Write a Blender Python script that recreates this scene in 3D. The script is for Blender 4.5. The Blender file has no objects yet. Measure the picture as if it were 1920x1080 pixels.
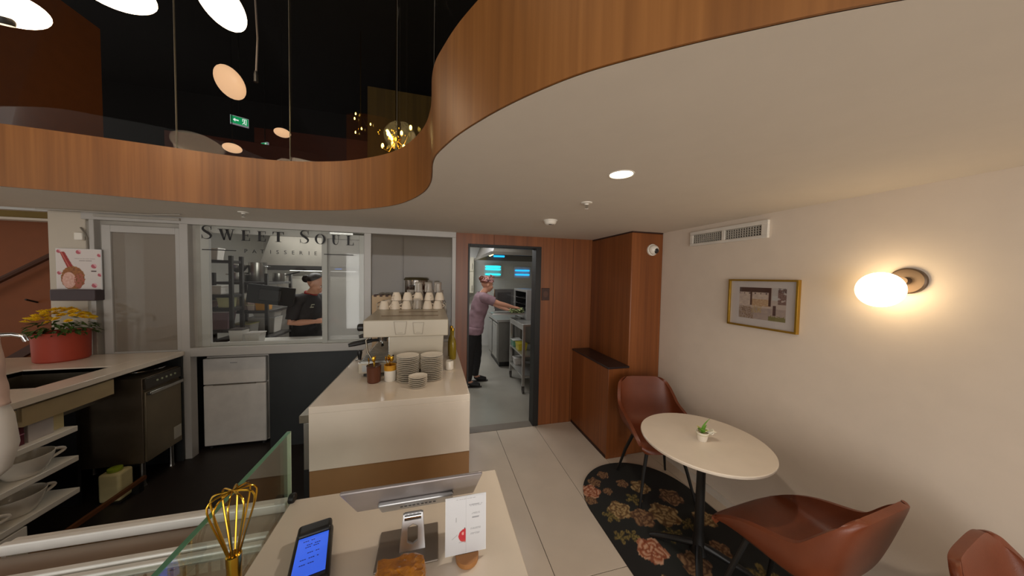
import bpy, bmesh, math, random
from mathutils import Vector, Matrix, noise

# ---------------------------------------------------------------- camera, world, lights, exposure
sc = bpy.context.scene
C = sc.collection
R = math.radians
PI = math.pi
yaw, pit, rol = R(14.75), R(2.1), R(1.03)
f_ = Vector((math.sin(yaw) * math.cos(pit), math.cos(yaw) * math.cos(pit), -math.sin(pit)))
r0 = Vector((math.cos(yaw), -math.sin(yaw), 0))
u0 = r0.cross(f_)
r_ = math.cos(rol) * r0 + math.sin(rol) * u0
u_ = -math.sin(rol) * r0 + math.cos(rol) * u0
cd = bpy.data.cameras.new('camera')
cam = bpy.data.objects.new('camera', cd)
C.objects.link(cam)
cam.matrix_world = Matrix(((r_.x, u_.x, -f_.x, 0), (r_.y, u_.y, -f_.y, 0), (r_.z, u_.z, -f_.z, 1.7), (0, 0, 0, 1)))
cd.sensor_width = 36
cd.lens = 36 * 554.26 / 1920
cd.clip_start = 0.02
sc.camera = cam
sc.view_settings.view_transform = 'Standard'
sc.view_settings.look = 'None'
sc.view_settings.gamma = 1
sc.view_settings.use_curve_mapping = False
sc.view_settings.exposure = 0.0
w = bpy.data.worlds.new('world')
sc.world = w
w.use_nodes = True
w.node_tree.nodes['Background'].inputs[0].default_value = (1.0, 0.93, 0.85, 1)
w.node_tree.nodes['Background'].inputs[1].default_value = 0.6


def lamp(name, kind, loc, energy, col=(1, 1, 1), size=.1, rot=(0, 0, 0), sy=None, spot=None, blend=.6):
    d = bpy.data.lights.new(name, kind)
    d.energy = energy
    d.color = col
    if kind == 'AREA':
        d.size = size
        if sy:
            d.shape = 'RECTANGLE'
            d.size_y = sy
    else:
        d.shadow_soft_size = size
    if spot:
        d.spot_size = R(spot)
        d.spot_blend = blend
    o = bpy.data.objects.new(name, d)
    C.objects.link(o)
    o.location = loc
    o.rotation_euler = rot
    return o


WARM = (1.0, .74, .46)
NEUT = (1.0, .88, .74)
# daylight from the shopfront behind the camera
lamp('shopfront_daylight', 'AREA', (-.3, -3.4, 1.2), 120, (1.0, .96, .92), 4.4, (R(90), 0, 0), 2.2)
# recessed downlights in the low ceiling (the fittings themselves are built below)
DOWN = [(.783, 1.141), (1.45, -.45), (.7, -1.3)]
for i, (x, y) in enumerate(DOWN):
    lamp('downlight_glow', 'SPOT', (x, y, 2.135), [24, 26, 26][i], NEUT, .045, spot=140, blend=.8)
# kitchen fluorescent panels, plus a lamp added to brighten the far wall
lamp('kitchen_light', 'AREA', (.75, 4.0, 2.55), 11, (.99, .98, .96), 1.3, sy=.5)
lamp('kitchen_light', 'AREA', (-1.7, 4.5, 2.55), 20, (1.0, .98, .95), 1.6, sy=.6)
lamp('kitchen_light', 'AREA', (.2, 6.0, 2.55), 26, (.98, .98, 1.0), 1.0, sy=.5)  # added lamp, lights the far wall and the oven worker
# stair hall beyond the column
lamp('hall_light', 'AREA', (-4.6, 3.4, 2.3), 5, WARM, .6)
# light of the double height void
lamp('void_light', 'AREA', (-.9, .2, 4.3), 6, (1, .80, .58), 1.6)


# ---------------------------------------------------------------- helpers: materials
def lin(c):
    return tuple(((x / 255) / 12.92 if x / 255 <= .04045 else ((x / 255 + .055) / 1.055) ** 2.4) for x in c)


MC = {}


def pm(name, col, rough=.5, metal=0., var=.07, scale=9., bump=0., bscale=80., emit=0., ecol=None, coat=0., stretch=None, spec=.5, trans=0., ior=1.45, alpha=1.):
    if name in MC:
        return MC[name]
    m = bpy.data.materials.new(name)
    m.use_nodes = True
    nt = m.node_tree
    b = nt.nodes['Principled BSDF']
    tc = nt.nodes.new('ShaderNodeTexCoord')
    mp = nt.nodes.new('ShaderNodeMapping')
    nt.links.new(tc.outputs['Object'], mp.inputs[0])
    if stretch:
        mp.inputs['Scale'].default_value = stretch
    nz = nt.nodes.new('ShaderNodeTexNoise')
    nz.inputs['Scale'].default_value = scale
    nz.inputs['Detail'].default_value = 4
    nt.links.new(mp.outputs[0], nz.inputs['Vector'])
    rp = nt.nodes.new('ShaderNodeValToRGB')
    c = lin(col)
    rp.color_ramp.elements[0].position = .3
    rp.color_ramp.elements[1].position = .7
    rp.color_ramp.elements[0].color = (*[min(1, x * (1 - var)) for x in c], 1)
    rp.color_ramp.elements[1].color = (*[min(1, x * (1 + var)) for x in c], 1)
    nt.links.new(nz.outputs[0], rp.inputs[0])
    nt.links.new(rp.outputs[0], b.inputs['Base Color'])
    b.inputs['Roughness'].default_value = rough
    b.inputs['Metallic'].default_value = metal
    b.inputs['Coat Weight'].default_value = coat
    b.inputs['Specular IOR Level'].default_value = spec
    b.inputs['Transmission Weight'].default_value = trans
    b.inputs['IOR'].default_value = ior
    b.inputs['Alpha'].default_value = alpha
    if emit:
        b.inputs['Emission Color'].default_value = (*lin(ecol or col), 1)
        b.inputs['Emission Strength'].default_value = emit
    if bump:
        n2 = nt.nodes.new('ShaderNodeTexNoise')
        n2.inputs['Scale'].default_value = bscale
        n2.inputs['Detail'].default_value = 3
        nt.links.new(mp.outputs[0], n2.inputs['Vector'])
        bp = nt.nodes.new('ShaderNodeBump')
        bp.inputs['Strength'].default_value = bump
        bp.inputs['Distance'].default_value = .004
        nt.links.new(n2.outputs[0], bp.inputs['Height'])
        nt.links.new(bp.outputs[0], b.inputs['Normal'])
    MC[name] = m
    return m


def wood(name, cols, rough=.42, sc_=(30, 30, .7), band=(5, 5, .02)):
    """veneer: fine vertical grain over wider tonal strips"""
    m = bpy.data.materials.new(name)
    m.use_nodes = True
    nt = m.node_tree
    b = nt.nodes['Principled BSDF']
    tc = nt.nodes.new('ShaderNodeTexCoord')
    outs = []
    for s, det in ((sc_, 5), (band, 2)):
        mp = nt.nodes.new('ShaderNodeMapping')
        mp.inputs['Scale'].default_value = s
        nt.links.new(tc.outputs['Object'], mp.inputs[0])
        nz = nt.nodes.new('ShaderNodeTexNoise')
        nz.inputs['Scale'].default_value = 1.6
        nz.inputs['Detail'].default_value = det
        nt.links.new(mp.outputs[0], nz.inputs['Vector'])
        outs.append(nz.outputs[0])
    mx = nt.nodes.new('ShaderNodeMath')
    mx.operation = 'ADD'
    nt.links.new(outs[0], mx.inputs[0])
    nt.links.new(outs[1], mx.inputs[1])
    hv = nt.nodes.new('ShaderNodeMath')
    hv.operation = 'MULTIPLY'
    hv.inputs[1].default_value = .5
    nt.links.new(mx.outputs[0], hv.inputs[0])
    rp = nt.nodes.new('ShaderNodeValToRGB')
    rp.color_ramp.elements[0].position = .34
    rp.color_ramp.elements[1].position = .66
    rp.color_ramp.elements[0].color = (*lin(cols[0]), 1)
    rp.color_ramp.elements[1].color = (*lin(cols[2]), 1)
    e = rp.color_ramp.elements.new(.5)
    e.color = (*lin(cols[1]), 1)
    nt.links.new(hv.outputs[0], rp.inputs[0])
    nt.links.new(rp.outputs[0], b.inputs['Base Color'])
    b.inputs['Roughness'].default_value = rough
    bp = nt.nodes.new('ShaderNodeBump')
    bp.inputs['Strength'].default_value = .08
    bp.inputs['Distance'].default_value = .002
    nt.links.new(outs[0], bp.inputs['Height'])
    nt.links.new(bp.outputs[0], b.inputs['Normal'])
    return m


def glassm(name, tint=(1, 1, 1), refl=.08, rough=0.0, haze=0., hcol=(.8, .8, .8), fk=.35):
    """thin sheet: transparent + fresnel mirror (+ optional frosting)"""
    m = bpy.data.materials.new(name)
    m.use_nodes = True
    nt = m.node_tree
    nt.nodes.remove(nt.nodes['Principled BSDF'])
    out = nt.nodes['Material Output']
    tr = nt.nodes.new('ShaderNodeBsdfTransparent')
    tr.inputs[0].default_value = (*tint, 1)
    gl = nt.nodes.new('ShaderNodeBsdfGlossy')
    gl.inputs['Roughness'].default_value = rough
    fr = nt.nodes.new('ShaderNodeLayerWeight')
    fr.inputs[0].default_value = .35
    ml = nt.nodes.new('ShaderNodeMath')
    ml.operation = 'MULTIPLY_ADD'
    ml.inputs[1].default_value = fk
    ml.inputs[2].default_value = refl * .4
    nt.links.new(fr.outputs['Fresnel'], ml.inputs[0])
    mx = nt.nodes.new('ShaderNodeMixShader')
    nt.links.new(ml.outputs[0], mx.inputs[0])
    src = tr.outputs[0]
    if haze:
        nz = nt.nodes.new('ShaderNodeTexNoise')
        nz.inputs['Scale'].default_value = 2.
        rp = nt.nodes.new('ShaderNodeMapRange')
        rp.inputs['To Min'].default_value = max(0, haze - .04)
        rp.inputs['To Max'].default_value = min(1, haze + .04)
        nt.links.new(nz.outputs[0], rp.inputs[0])
        rf = nt.nodes.new('ShaderNodeBsdfTranslucent')
        rf.inputs[0].default_value = (*hcol, 1)
        df = nt.nodes.new('ShaderNodeBsdfDiffuse')
        df.inputs[0].default_value = (*hcol, 1)
        m2 = nt.nodes.new('ShaderNodeMixShader')
        m2.inputs[0].default_value = .5
        nt.links.new(rf.outputs[0], m2.inputs[1])
        nt.links.new(df.outputs[0], m2.inputs[2])
        m3 = nt.nodes.new('ShaderNodeMixShader')
        nt.links.new(rp.outputs[0], m3.inputs[0])
        nt.links.new(tr.outputs[0], m3.inputs[1])
        nt.links.new(m2.outputs[0], m3.inputs[2])
        src = m3.outputs[0]
    nt.links.new(src, mx.inputs[1])
    nt.links.new(gl.outputs[0], mx.inputs[2])
    nt.links.new(mx.outputs[0], out.inputs[0])
    return m


def printm(name, rough=.6, coat=0.):
    """flat print: colour attribute broken up with a little noise"""
    m = bpy.data.materials.new(name)
    m.use_nodes = True
    nt = m.node_tree
    b = nt.nodes['Principled BSDF']
    at = nt.nodes.new('ShaderNodeAttribute')
    at.attribute_name = 'Col'
    nz = nt.nodes.new('ShaderNodeTexNoise')
    nz.inputs['Scale'].default_value = 120
    mx = nt.nodes.new('ShaderNodeMix')
    mx.data_type = 'RGBA'
    mx.blend_type = 'MULTIPLY'
    mx.inputs[0].default_value = .18
    nt.links.new(at.outputs['Color'], mx.inputs[6])
    nt.links.new(nz.outputs[0], mx.inputs[7])
    nt.links.new(mx.outputs[2], b.inputs['Base Color'])
    b.inputs['Roughness'].default_value = rough
    b.inputs['Coat Weight'].default_value = coat
    return m


# ---------------------------------------------------------------- helpers: meshes
class MB:
    def __init__(s):
        s.v, s.f, s.m, s.k = [], [], [], 0
        s.M = Matrix.Identity(4)

    def add(s, vs, fs):
        n = len(s.v)
        s.v += [tuple(s.M @ Vector(p)) for p in vs]
        s.f += [tuple(i + n for i in q) for q in fs]
        s.m += [s.k] * len(fs)
        return s

    def box(s, x0, x1, y0, y1, z0, z1, M=None):
        vs = [Vector((x, y, z)) for z in (z0, z1) for y in (y0, y1) for x in (x0, x1)]
        if M:
            vs = [M @ p for p in vs]
        return s.add(vs, [(0, 2, 3, 1), (4, 5, 7, 6), (0, 1, 5, 4), (2, 6, 7, 3), (0, 4, 6, 2), (1, 3, 7, 5)])

    def cbox(s, c, d, M=None):
        return s.box(c[0] - d[0] / 2, c[0] + d[0] / 2, c[1] - d[1] / 2, c[1] + d[1] / 2, c[2] - d[2] / 2, c[2] + d[2] / 2, M)

    def tube(s, pts, r, n=8, closed=False, cap=True, ref=None):
        P = [Vector(p) for p in pts]
        N = len(P)
        rs = r if isinstance(r, (list, tuple)) else [r] * N
        up = Vector(ref) if ref else None
        vs, fs = [], []
        for i, p in enumerate(P):
            if closed:
                t = P[(i + 1) % N] - P[i - 1]
            else:
                t = P[min(i + 1, N - 1)] - P[max(i - 1, 0)]
            t.normalize()
            if up is None:
                up = Vector((0, 0, 1)) if abs(t.z) < .9 else Vector((1, 0, 0))
            a = up - t * up.dot(t)
            if a.length < 1e-5:
                a = t.orthogonal()
            a.normalize()
            if not ref:
                up = a
            b = t.cross(a)
            q = rs[i]
            ra, rb = q if isinstance(q, (tuple, list)) else (q, q)
            for j in range(n):
                th = 2 * PI * j / n
                vs.append(p + a * (math.cos(th) * ra) + b * (math.sin(th) * rb))
        for i in range(N if closed else N - 1):
            i2 = (i + 1) % N
            for j in range(n):
                j2 = (j + 1) % n
                fs.append((i * n + j, i * n + j2, i2 * n + j2, i2 * n + j))
        if cap and not closed:
            fs.append(tuple(range(n - 1, -1, -1)))
            fs.append(tuple((N - 1) * n + j for j in range(n)))
        return s.add(vs, fs)

    def lathe(s, prof, n=24, M=None, sx=1, sy=1):
        vs, fs = [], []
        for r, z in prof:
            for j in range(n):
                th = 2 * PI * j / n
                p = Vector((r * math.cos(th) * sx, r * math.sin(th) * sy, z))
                vs.append(M @ p if M else p)
        for i in range(len(prof) - 1):
            for j in range(n):
                j2 = (j + 1) % n
                fs.append((i * n + j, i * n + j2, (i + 1) * n + j2, (i + 1) * n + j))
        if prof[0][0] > 1e-6:
            fs.append(tuple(range(n - 1, -1, -1)))
        if prof[-1][0] > 1e-6:
            fs.append(tuple((len(prof) - 1) * n + j for j in range(n)))
        return s.add(vs, fs)

    def ell(s, c, rx, ry, rz, n=16, m=10, M=None):
        T = Matrix.Translation(c) @ (M or Matrix.Identity(4)) @ Matrix.Diagonal((rx, ry, rz, 1))
        pr = [(max(math.sin(PI * i / m), 1e-4), -math.cos(PI * i / m)) for i in range(m + 1)]
        return s.lathe(pr, n, T)

    def prism(s, poly, z0, z1, M=None):
        n = len(poly)
        vs = [Vector((p[0], p[1], z)) for z in (z0, z1) for p in poly]
        if M:
            vs = [M @ p for p in vs]
        fs = [tuple(range(n - 1, -1, -1)), tuple(range(n, 2 * n))]
        fs += [(i, (i + 1) % n, n + (i + 1) % n, n + i) for i in range(n)]
        return s.add(vs, fs)

    def grid(s, fn, nu, nv):
        vs = [fn(i / nu, j / nv) for j in range(nv + 1) for i in range(nu + 1)]
        fs = [(j * (nu + 1) + i, j * (nu + 1) + i + 1, (j + 1) * (nu + 1) + i + 1, (j + 1) * (nu + 1) + i) for j in range(nv) for i in range(nu)]
        return s.add(vs, fs)


def link(name, me, parent=None, kind=None, loc=None):
    o = bpy.data.objects.new(name, me)
    C.objects.link(o)
    if parent:
        o.parent = parent
    if kind:
        o['kind'] = kind
    if loc:
        o.location = loc
    return o


def obj(name, mb, mats, parent=None, smooth=35, bevel=0, solid=0, subsurf=0, kind=None, loc=None, label=None, cols=None, bseg=2):
    me = bpy.data.meshes.new(name)
    me.from_pydata(mb.v, [], mb.f)
    if not isinstance(mats, (list, tuple)):
        mats = [mats]
    for m in mats:
        me.materials.append(m)
    if len(mats) > 1:
        me.polygons.foreach_set('material_index', mb.m)
    bm = bmesh.new()
    bm.from_mesh(me)
    bmesh.ops.recalc_face_normals(bm, faces=bm.faces)
    bm.to_mesh(me)
    bm.free()
    if cols:
        ca = me.color_attributes.new('Col', 'FLOAT_COLOR', 'POINT')
        ca.data.foreach_set('color', [x for c in cols for x in (*c, 1.)])
    if smooth:
        me.shade_smooth()
        me.set_sharp_from_angle(angle=R(smooth))
    o = link(name, me, parent, kind, loc)
    if label:
        o['label'] = label
    if solid:
        md = o.modifiers.new('solid', 'SOLIDIFY')
        md.thickness = solid
        md.offset = 0
    if bevel:
        md = o.modifiers.new('bevel', 'BEVEL')
        md.width = bevel
        md.segments = bseg
        md.limit_method = 'ANGLE'
        md.harden_normals = False
    if subsurf:
        md = o.modifiers.new('sub', 'SUBSURF')
        md.levels = md.render_levels = subsurf
    return o


def tag(o, label, cat, group=None, kind=None):
    o['label'] = label
    o['category'] = cat
    if group:
        o['group'] = group
    if kind:
        o['kind'] = kind
    return o


def thing(name, label, cat, loc=(0, 0, 0), rz=0, group=None):
    o = bpy.data.objects.new(name, None)
    o.empty_display_size = .05
    C.objects.link(o)
    o.location = loc
    o.rotation_euler = (0, 0, rz)
    return tag(o, label, cat, group)


def dup(root, loc, rz=0, label=None, group=None, rot=None, scale=None):
    r = root.copy()
    C.objects.link(r)
    r.location = loc
    r.rotation_euler = rot or (0, 0, rz)
    if scale:
        r.scale = scale
    if label:
        r['label'] = label
    if group:
        r['group'] = group
    for ch in list(root.children):
        c = ch.copy()
        C.objects.link(c)
        c.parent = r
        for g in list(ch.children):
            d = g.copy()
            C.objects.link(d)
            d.parent = c
    return r


def struct(name, mb, m, parent=None, **k):
    return obj(name, mb, m, parent, kind='structure', **k)


def B(*a):
    return MB().box(*a)


def tr(x, y, z):
    return Matrix.Translation((x, y, z))


def rot(ax, d):
    return Matrix.Rotation(R(d), 4, ax)


# ---------------------------------------------------------------- materials
WOOD = wood('oak_veneer', ((112, 69, 30), (127, 80, 36), (143, 93, 45)))
WOODD = wood('walnut_veneer', ((108, 59, 27), (123, 69, 31), (138, 80, 39)), .38)
PLASTER = pm('wall_plaster', (214, 200, 184), .7, var=.02, bump=.05, bscale=200)
CEILM = pm('ceiling_plaster', (208, 198, 184), .8, var=.015)
STONE = pm('white_stone', (226, 214, 198), .16, var=.035, scale=5, coat=.2)
TILE = pm('beige_tile', (200, 187, 171), .28, var=.06, scale=3.2)
GROUT = pm('grout', (96, 86, 78), .9)
KFLOOR = pm('grey_vinyl', (150, 146, 136), .3, var=.06, scale=2.5)
DARKFL = pm('dark_vinyl', (44, 38, 36), .45, var=.15, scale=4)
ALU = pm('white_aluminium', (176, 172, 166), .35, var=.02)
STEEL = pm('brushed_steel', (170, 168, 162), .28, 1., var=.1, scale=30, stretch=(1, 1, .1))
DSTEEL = pm('dull_steel', (120, 112, 98), .4, .9, var=.1, scale=20)
CHROME = pm('chrome', (215, 215, 215), .1, 1., var=.02)
BLACK = pm('black_metal', (22, 21, 20), .45, var=.1)
BLKPL = pm('black_plastic', (26, 25, 25), .38, var=.08)
CHAR = pm('charcoal_panel', (40, 42, 42), .5, var=.08)
WHITE = pm('white_enamel', (226, 220, 208), .3, var=.015)
CERAM = pm('white_porcelain', (232, 224, 210), .18, var=.02, coat=.3)
GOLD = pm('brass', (212, 168, 60), .22, 1., var=.08)
GOLDF = pm('gold_frame', (176, 138, 52), .35, .8, var=.06)
LEATH = pm('tan_leather', (108, 54, 31), .36, var=.12, scale=7, bump=.12, bscale=260)
PAPER = pm('white_paper', (222, 222, 222), .6, var=.01)
INK = pm('black_lettering', (20, 18, 18), .5, var=.05)
GREYINK = pm('grey_print', (150, 148, 148), .7, var=.05)
GLASS = glassm('clear_glass', (.97, .98, .97), .01, fk=.25)
GLASSD = glassm('balustrade_glass', (.84, .84, .84), .0, fk=.2)
GLASSG = glassm('showcase_glass', (.94, .98, .95), .14)
GEDGE = pm('green_glass_edge', (96, 150, 122), .2, var=.1, emit=0)
FROST = glassm('frosted_glass', (.9, .9, .9), .03, .04, .62, (.37, .315, .25))
FROSTW = glassm('white_film_glass', (.9, .9, .9), .02, .03, .8, (.26, .22, .175), fk=.2)
# ---------------------------------------------------------------- structure
D, CZ, KZ = 3.155, 2.155, 1.02          # back wall plane, low ceiling, counter height
XR = 2.148                              # right wall
SF = .08                                # raised staff floor

fl = struct('floor', B(-.68, XR + .1, -2.2, D, -.06, -.004), GROUT)
tiles = {}
xs = [-.677 + .452 * i for i in range(7)] + [XR]
ys = [-1.945, -.245, 1.455, D]
for i in range(7):
    for j in range(3):
        wd, ln = round(xs[i + 1] - xs[i] - .004, 3), round(ys[j + 1] - ys[j] - .004, 3)
        key = (wd, ln)
        if key not in tiles:
            t_ = obj('tile', B(0, wd, 0, ln, -.006, 0), TILE, fl, smooth=0, bevel=.0012)
            tiles[key] = t_
        else:
            t_ = tiles[key].copy()
            C.objects.link(t_)
        t_.location = (xs[i] + .002, ys[j] + .002, 0)
struct('floor_staff', MB().box(-3.4, -.62, .2, 3.85, 0, SF), DARKFL)
struct('floor_kitchen', MB().box(-.55, 3.3, D, 7.3, -.05, 0).box(-3.4, -.55, 3.85, 7.3, -.05, 0), KFLOOR)
struct('floor_hall', B(-7.5, -3.4, -1, 6, -.05, 0), TILE)
struct('trim_threshold', B(.362, 1.1, D - .012, D + .12, 0, .004), pm('threshold_grey', (120, 112, 102), .6))


def inset(curve, d):
    out = []
    n = len(curve)
    for i in range(n):
        a, b = Vector(curve[max(i - 1, 0)]), Vector(curve[min(i + 1, n - 1)])
        t = (b - a).normalized()
        p = Vector(curve[i]) + Vector((-t.y, t.x)) * d
        out.append((p.x, p.y))
    return out


def catmull(P, k=6):
    out = []
    n = len(P)
    for i in range(n - 1):
        a, b, c, d = P[max(i - 1, 0)], P[i], P[i + 1], P[min(i + 2, n - 1)]
        for j in range(k):
            t = j / k
            out.append(tuple(.5 * (2 * b[q] + (c[q] - a[q]) * t + (2 * a[q] - 5 * b[q] + 4 * c[q] - d[q]) * t * t + (3 * b[q] - a[q] - 3 * c[q] + d[q]) * t ** 3) for q in range(2)))
    out.append(tuple(P[-1]))
    return out


EDGE = [(-3.6, 2.26), (-3.0, 2.30), (-2.357, 2.335), (-1.936, 2.395), (-1.457, 2.478), (-1.2, 2.497), (-.96, 2.47), (-.644, 2.365), (-.407, 2.214),
        (-.252, 2.067), (-.141, 1.89), (-.06, 1.69), (-.026, 1.517), (-.018, 1.383), (-.016, 1.272), (-.004, 1.179), (.025, 1.088),
        (.071, .973), (.148, .829), (.231, .706), (.319, .603), (.438, .503), (.542, .427), (.663, .346), (.80, .27), (1.1, .13), (1.5, 0), (2.16, -.12)]
CURVE = catmull(EDGE, 5)
TOPZ = 2.5
CIN = inset(CURVE, .005)
low = CIN + [(2.4, -.12), (2.4, 3.3), (-2.62, 3.3), (-2.62, 3.12), (-3.6, 3.05)]
struct('ceiling', MB().prism(low, CZ, CZ + .02), CEILM, smooth=0)
# ceiling continues over the seats behind the camera
struct('floor_upper', MB().prism(CIN + [(2.4, -.12), (2.4, 3.24), (-3.6, 3.24)], TOPZ - .06, TOPZ - .03), pm('dark_carpet', (36, 28, 24), .9), smooth=0)


def strip(curve, z0, z1, th):
    mb = MB()
    n = len(curve)
    nor = []
    for i in range(n):
        a, b = Vector(curve[max(i - 1, 0)]), Vector(curve[min(i + 1, n - 1)])
        t = (b - a).normalized()
        nor.append(Vector((-t.y, t.x)))
    vs = []
    for i in range(n):
        p = Vector(curve[i])
        q = p + nor[i] * th
        vs += [(p.x, p.y, z0), (p.x, p.y, z1), (q.x, q.y, z1), (q.x, q.y, z0)]
    fs = [(0, 1, 2, 3), tuple(4 * (n - 1) + k for k in (3, 2, 1, 0))]
    for i in range(n - 1):
        for k in range(4):
            fs.append((4 * i + k, 4 * i + 4 + k, 4 * i + 4 + (k + 1) % 4, 4 * i + (k + 1) % 4))
    return mb.add(vs, fs)


struct('trim_curved_fascia', strip(CURVE, CZ, TOPZ, .007), WOOD, smooth=40)
# frameless balustrade on the mezzanine edge
gcurve = [p for p in CURVE if p[0] > -3.4 and p[1] > .55]
gidx = [i for i, p in enumerate(CURVE) if p in gcurve]


gi = inset(CURVE, .012)
joints = [-3.3, -1.684, -1.014, -.248]
cuts = [min(range(len(gi)), key=lambda i: abs(gi[i][0] - x) + (0 if gi[i][1] > 1.9 else 9)) for x in joints]
cuts.append(min(range(len(gi)), key=lambda i: abs(gi[i][1] - 1.50) + (0 if gi[i][0] < .1 else 9)))
cuts.append(min(range(len(gi)), key=lambda i: abs(gi[i][1] - .5)))
bal = thing('glass_balustrade', 'curved frameless glass balustrade standing on the wood fascia of the upper floor', 'balustrade', (-.8, 2.4, TOPZ - .05))
off = Vector((.8, -2.4, -(TOPZ - .05)))
for a, b in zip(cuts[:-1], cuts[1:]):
    seg = gi[a:b + 1]
    m_ = strip(seg, TOPZ - .05, TOPZ + 1.75, .01)
    m_.v = [tuple(Vector(p) + off) for p in m_.v]
    obj('glass_panel', m_, GLASSD, bal, smooth=60)
for a in cuts[1:-1]:
    for dd in (.001,):
        p = gi[a]
        obj('panel_edge', MB().box(p[0] - .8 * 0 + off.x + dd - .0008, p[0] + off.x + dd + .0008, p[1] + off.y - .001, p[1] + off.y + .011, 0, 1.75), pm('pale_edge', (120, 112, 98), .4), bal)

# right wall, behind-camera shell
struct('wall_right', B(XR, XR + .12, -2.2, 3.3, 0, CZ + .02), PLASTER)
struct('baseboard_right', B(XR - .010, XR, -2.2, 2.42, 0, .06), pm('pale_skirting', (205, 196, 184), .5))
# wood wall with the kitchen doorway
wb = MB().box(.216, .344, D, D + .11, 0, CZ).box(1.164, 1.81, D, D + .11, 0, CZ).box(.344, 1.164, D, D + .11, 2.045, CZ)
struct('wall_back', wb, WOODD)
for x in (.62, 1.32, 1.56):
    struct('trim_panel_joint', B(x, x + .004, D - .001, D + .003, 2.046 if x < 1.1 else 0, CZ), pm('shadow_gap', (52, 26, 14), .8))
struct('wall_pilaster', B(1.80, XR, 2.42, D, 0, CZ - .012), WOODD, bevel=.008)
struct('trim_pilaster_shadow_gap', B(1.803, XR, 2.423, D, CZ - .012, CZ), pm('shadow_gap', (52, 26, 14), .8))
dj = MB().box(.344, .362, D - .012, D + .13, 0, 2.045).box(.362, 1.164, D - .012, D + .13, 2.022, 2.045).box(1.10, 1.164, D - .012, D + .13, 0, 2.022)
struct('door_1', dj, BLACK, bevel=.002)
# kitchen shell
kw = pm('kitchen_wall', (206, 204, 198), .55, var=.02)
struct('wall_kitchen_far', B(-3.5, 3.4, 7.2, 7.3, 0, 2.62), kw)
struct('wall_kitchen_right', B(3.2, 3.3, D, 7.2, 0, 2.62), kw)
struct('wall_kitchen_left', B(-3.5, -3.4, 3.85, 7.2, 0, 2.62), kw)
struct('ceiling_kitchen', B(-3.4, 3.3, D, 7.2, 2.6, 2.64), CEILM)
struct('wall_bulkhead', B(-3.5, 3.3, D + .06, D + .12, CZ, 2.62), kw)
# upper floor shell
DK = pm('black_ceiling', (20, 17, 16), .9)
UB = pm('upper_brown_wall', (160, 92, 44), .6, var=.06)
struct('ceiling_upper', B(-7, 4.5, -4.2, 6.5, 4.75, 4.8), DK)
struct('wall_upper_back', B(-7, 4.5, 6.4, 6.5, 2.65, 4.75), DK)
struct('wall_upper_left', B(-3.6, -3.45, 1.2, 4.25, 2.5, 4.25), UB)
struct('wall_upper_right', B(2.3, 2.4, -2.4, 6.4, 2.5, 4.75), DK)
struct('wall_upper_panel', MB().box(-1.0, .9, 5.0, 5.08, 2.65, 4.55), pm('olive_curtain_wall', (104, 82, 32), .7, var=.25, scale=6, stretch=(2, 1, .05)))
struct('wall_upper_low', MB().box(-2.6, -.9, 5.3, 5.38, 2.65, 3.85), pm('upper_red_wall', (84, 38, 18), .6))
arc = [(-3.45 + 2.3 * math.sin(t), 5.9 - .9 * math.cos(t)) for t in [i * PI / 16 for i in range(0, 9)]]
struct('trim_upper_bulkhead', strip(arc, 3.3, 3.55, .1), pm('upper_red_wall', (84, 38, 18), .6))
# white column and the stair hall
struct('wall_column', B(-2.90, -2.68, 3.145, 3.36, 0, CZ), pm('column_white', (188, 178, 162), .6, var=.01), bevel=.004)
ow = pm('orange_brown_wall', (112, 58, 20), .6, var=.05)
struct('wall_stair_hall', B(-7.4, -3.0, 4.6, 4.7, 0, 2.25), ow)
struct('trim_hall_bulkhead', B(-7.4, -3.0, 4.5, 4.7, 2.25, 2.42), pm('olive_paint', (126, 104, 52), .7))
struct('trim_hall_ledge', B(-7.4, -3.0, 4.47, 4.6, 2.225, 2.25), CEILM)
struct('ceiling_hall', B(-7.4, -2.62, 3.12, 4.7, 2.42, 2.46), CEILM)
struct('wall_hall_side', MB().prism([(-2.72, 3.36), (-2.64, 3.40), (-3.42, 3.95), (-3.5, 3.87)], 0, 2.42), ow, smooth=0)
hr = thing('stair_handrail', 'dark sloping handrail on the orange brown wall behind the white column', 'handrail', (-4.45, 4.5, 1.3))
obj('rail', MB().tube([(-1.0, 0, -.35), (.35, 0, .57)], .028, 8), pm('dark_timber', (62, 32, 18), .5), hr)
for px in (-.5, .1):
    obj('bracket', MB().tube([(px, 0, -.01 + px * .68), (px, .1, -.05 + px * .68)], .01, 6), BLACK, hr)
obj('stringer', MB().box(-1.2, .8, .05, .1, -.04, .04, tr(-.1, 0, -.62) @ rot('Y', -36)), pm('dark_timber', (62, 32, 18), .5), hr)

# glazed partition: three window bays above the staff benches
YW = D
tm = MB().box(-2.69, .216, YW - .03, YW + .04, 2.098, CZ)
tm.box(-2.645, -2.615, YW - .03, YW + .04, 1.0, 2.098).box(-2.073, -2.015, YW - .035, YW + .04, SF, 2.098)
tm.box(-.656, -.594, YW - .03, YW + .04, .94, 2.098).box(.176, .216, YW - .03, YW + .04, .6, 2.098)
struct('trim_partition_frame', tm, ALU, bevel=.003)
struct('trim_window_sill', MB().box(-2.015, .176, YW - .04, YW + .04, .968, 1.045), ALU, bevel=.004)


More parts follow.
